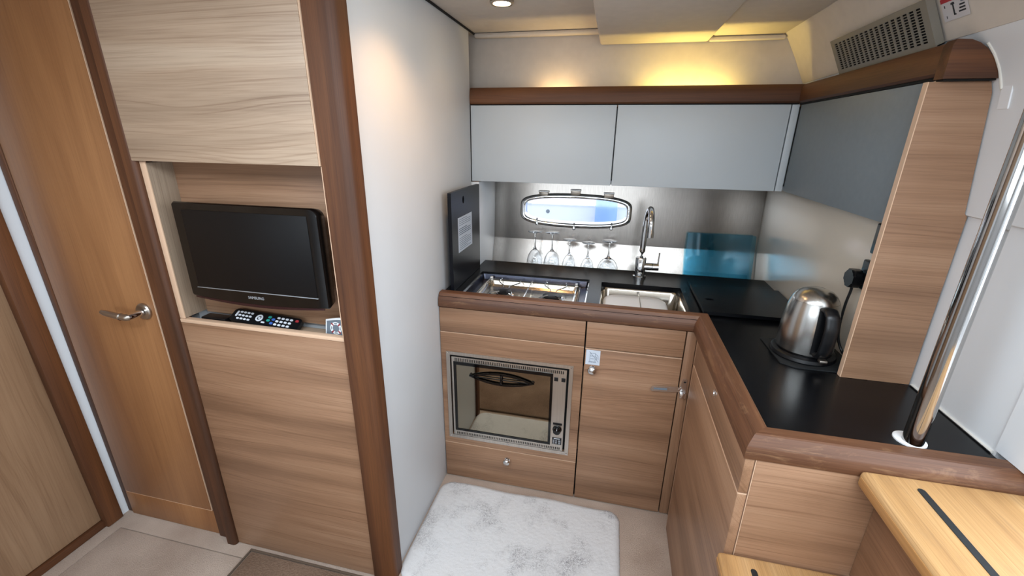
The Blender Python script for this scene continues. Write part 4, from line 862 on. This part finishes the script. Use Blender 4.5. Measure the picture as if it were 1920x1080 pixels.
# ================================================================== LIGHT FITTINGS
def downlight(x, y, lbl_, power):
    t = thing('downlight', lbl_, 'lamp', (x, y, 1.915), 'ceiling downlights over the galley')
    obj('bezel', lathe(BM(), [(0.030, 1.9245), (0.040, 1.9245), (0.040, 1.918), (0.036, 1.914), (0.030, 1.9155)][::-1] + [(0.030, 1.9155)], (x, y, 0), 32, 'Z', False), satin, t)
    obj('diffuser', lathe(BM(), [(0.0, 1.917), (0.0295, 1.918), (0.0295, 1.923), (0.0, 1.923)], (x, y, 0), 28), emit('warm_lamp', '#ffd9a0', 25), t)
    l = bpy.data.lights.new('downlight_beam', 'SPOT'); l.energy = power; l.color = (1.0, 0.56, 0.25); l.spot_size = math.radians(125); l.spot_blend = 0.7; l.shadow_soft_size = 0.025
    o = bpy.data.objects.new('downlight_beam', l); C.objects.link(o); o.parent = t; o.location = (0, 0, -0.006)
downlight(-0.408, 1.612, 'glowing recessed ceiling downlight above the hob', 1.3)
downlight(-0.42, 1.20, 'recessed ceiling downlight nearer the television cabinet', 8.0)
def shelf_strip(x, ln, power, col, lbl_):
    t = thing('shelf_light', lbl_, 'lamp', (x, 2.03, 1.6402), 'hidden strip lights behind the dark rail')
    obj('housing', box(BM(), x - ln/2, x + ln/2, 2.020, 2.040, 1.6402, 1.648, 0.002), wplast, t)
    obj('diffuser', box(BM(), x - ln/2 + 0.006, x + ln/2 - 0.006, 2.023, 2.037, 1.6481, 1.6505, 0.0008), emit('shelf_glow', '#ffe07a', 3), t)
    l = bpy.data.lights.new('shelf_glow', 'AREA'); l.shape = 'RECTANGLE'; l.size = ln*0.9; l.size_y = 0.012; l.energy = power; l.color = col
    o = bpy.data.objects.new('shelf_glow', l); C.objects.link(o); o.parent = t; o.location = (0, 0, 0.0125); o.rotation_euler = (math.pi, 0, 0)
shelf_strip(0.27, 0.36, 1.0, (1.0, 0.76, 0.20), 'yellow strip light hidden behind the rail at right')
shelf_strip(-0.27, 0.16, 0.28, (1.0, 0.70, 0.34), 'dim warm strip light hidden behind the rail at left')

# ================================================================== BEYOND THE WINDOW
pt = thing('pontoon', 'white pontoon fascia with pinkish concrete deck seen through the hull window', 'pontoon', (-0.3, 4.6, 0.0))
obj('fascia', box(BM(), -3.5, 3.0, 3.60, 3.66, 0.35, 0.975, 0.01), whiteb, pt); obj('rub_rail', box(BM(), -3.5, 3.0, 3.575, 3.60, 0.80, 0.818, 0.006), greyp, pt)
obj('deck', box(BM(), -3.5, 3.0, 3.66, 6.5, 0.90, 0.972, 0.003), plain('pink_concrete', '#c3a9b8', 0.9, var=0.15, vscale=25), pt)
obj('edge_lip', box(BM(), -3.5, 3.0, 3.585, 3.70, 0.972, 0.985, 0.004), whiteb, pt)
obj('fitting', lathe(BM(), [(0.0, -0.008), (0.010, -0.008), (0.014, -0.004), (0.016, 0.0), (0.0, 0.0)], (-0.508, 3.60, 0.915), 24, 'Y'), greyp, pt)
tag(obj('fender', lathe(BM(), [(0.0, 0.55), (0.05, 0.56), (0.082, 0.62), (0.085, 0.70), (0.085, 1.15), (0.08, 1.22), (0.04, 1.27), (0.0, 1.28)], (-0.03, 3.48, 0), 28), plain('blue_fender', '#7fa6ef', 0.5)), 'bright blue fender hanging outside the hull window', 'fender')
bm = BM(); box(bm, -4, 4, 3.0, 20, -0.5, 0.3); tag(obj('water', bm, plain('harbour_water', '#5c6d78', 0.15)), 'harbour water beyond the hull window', 'water')
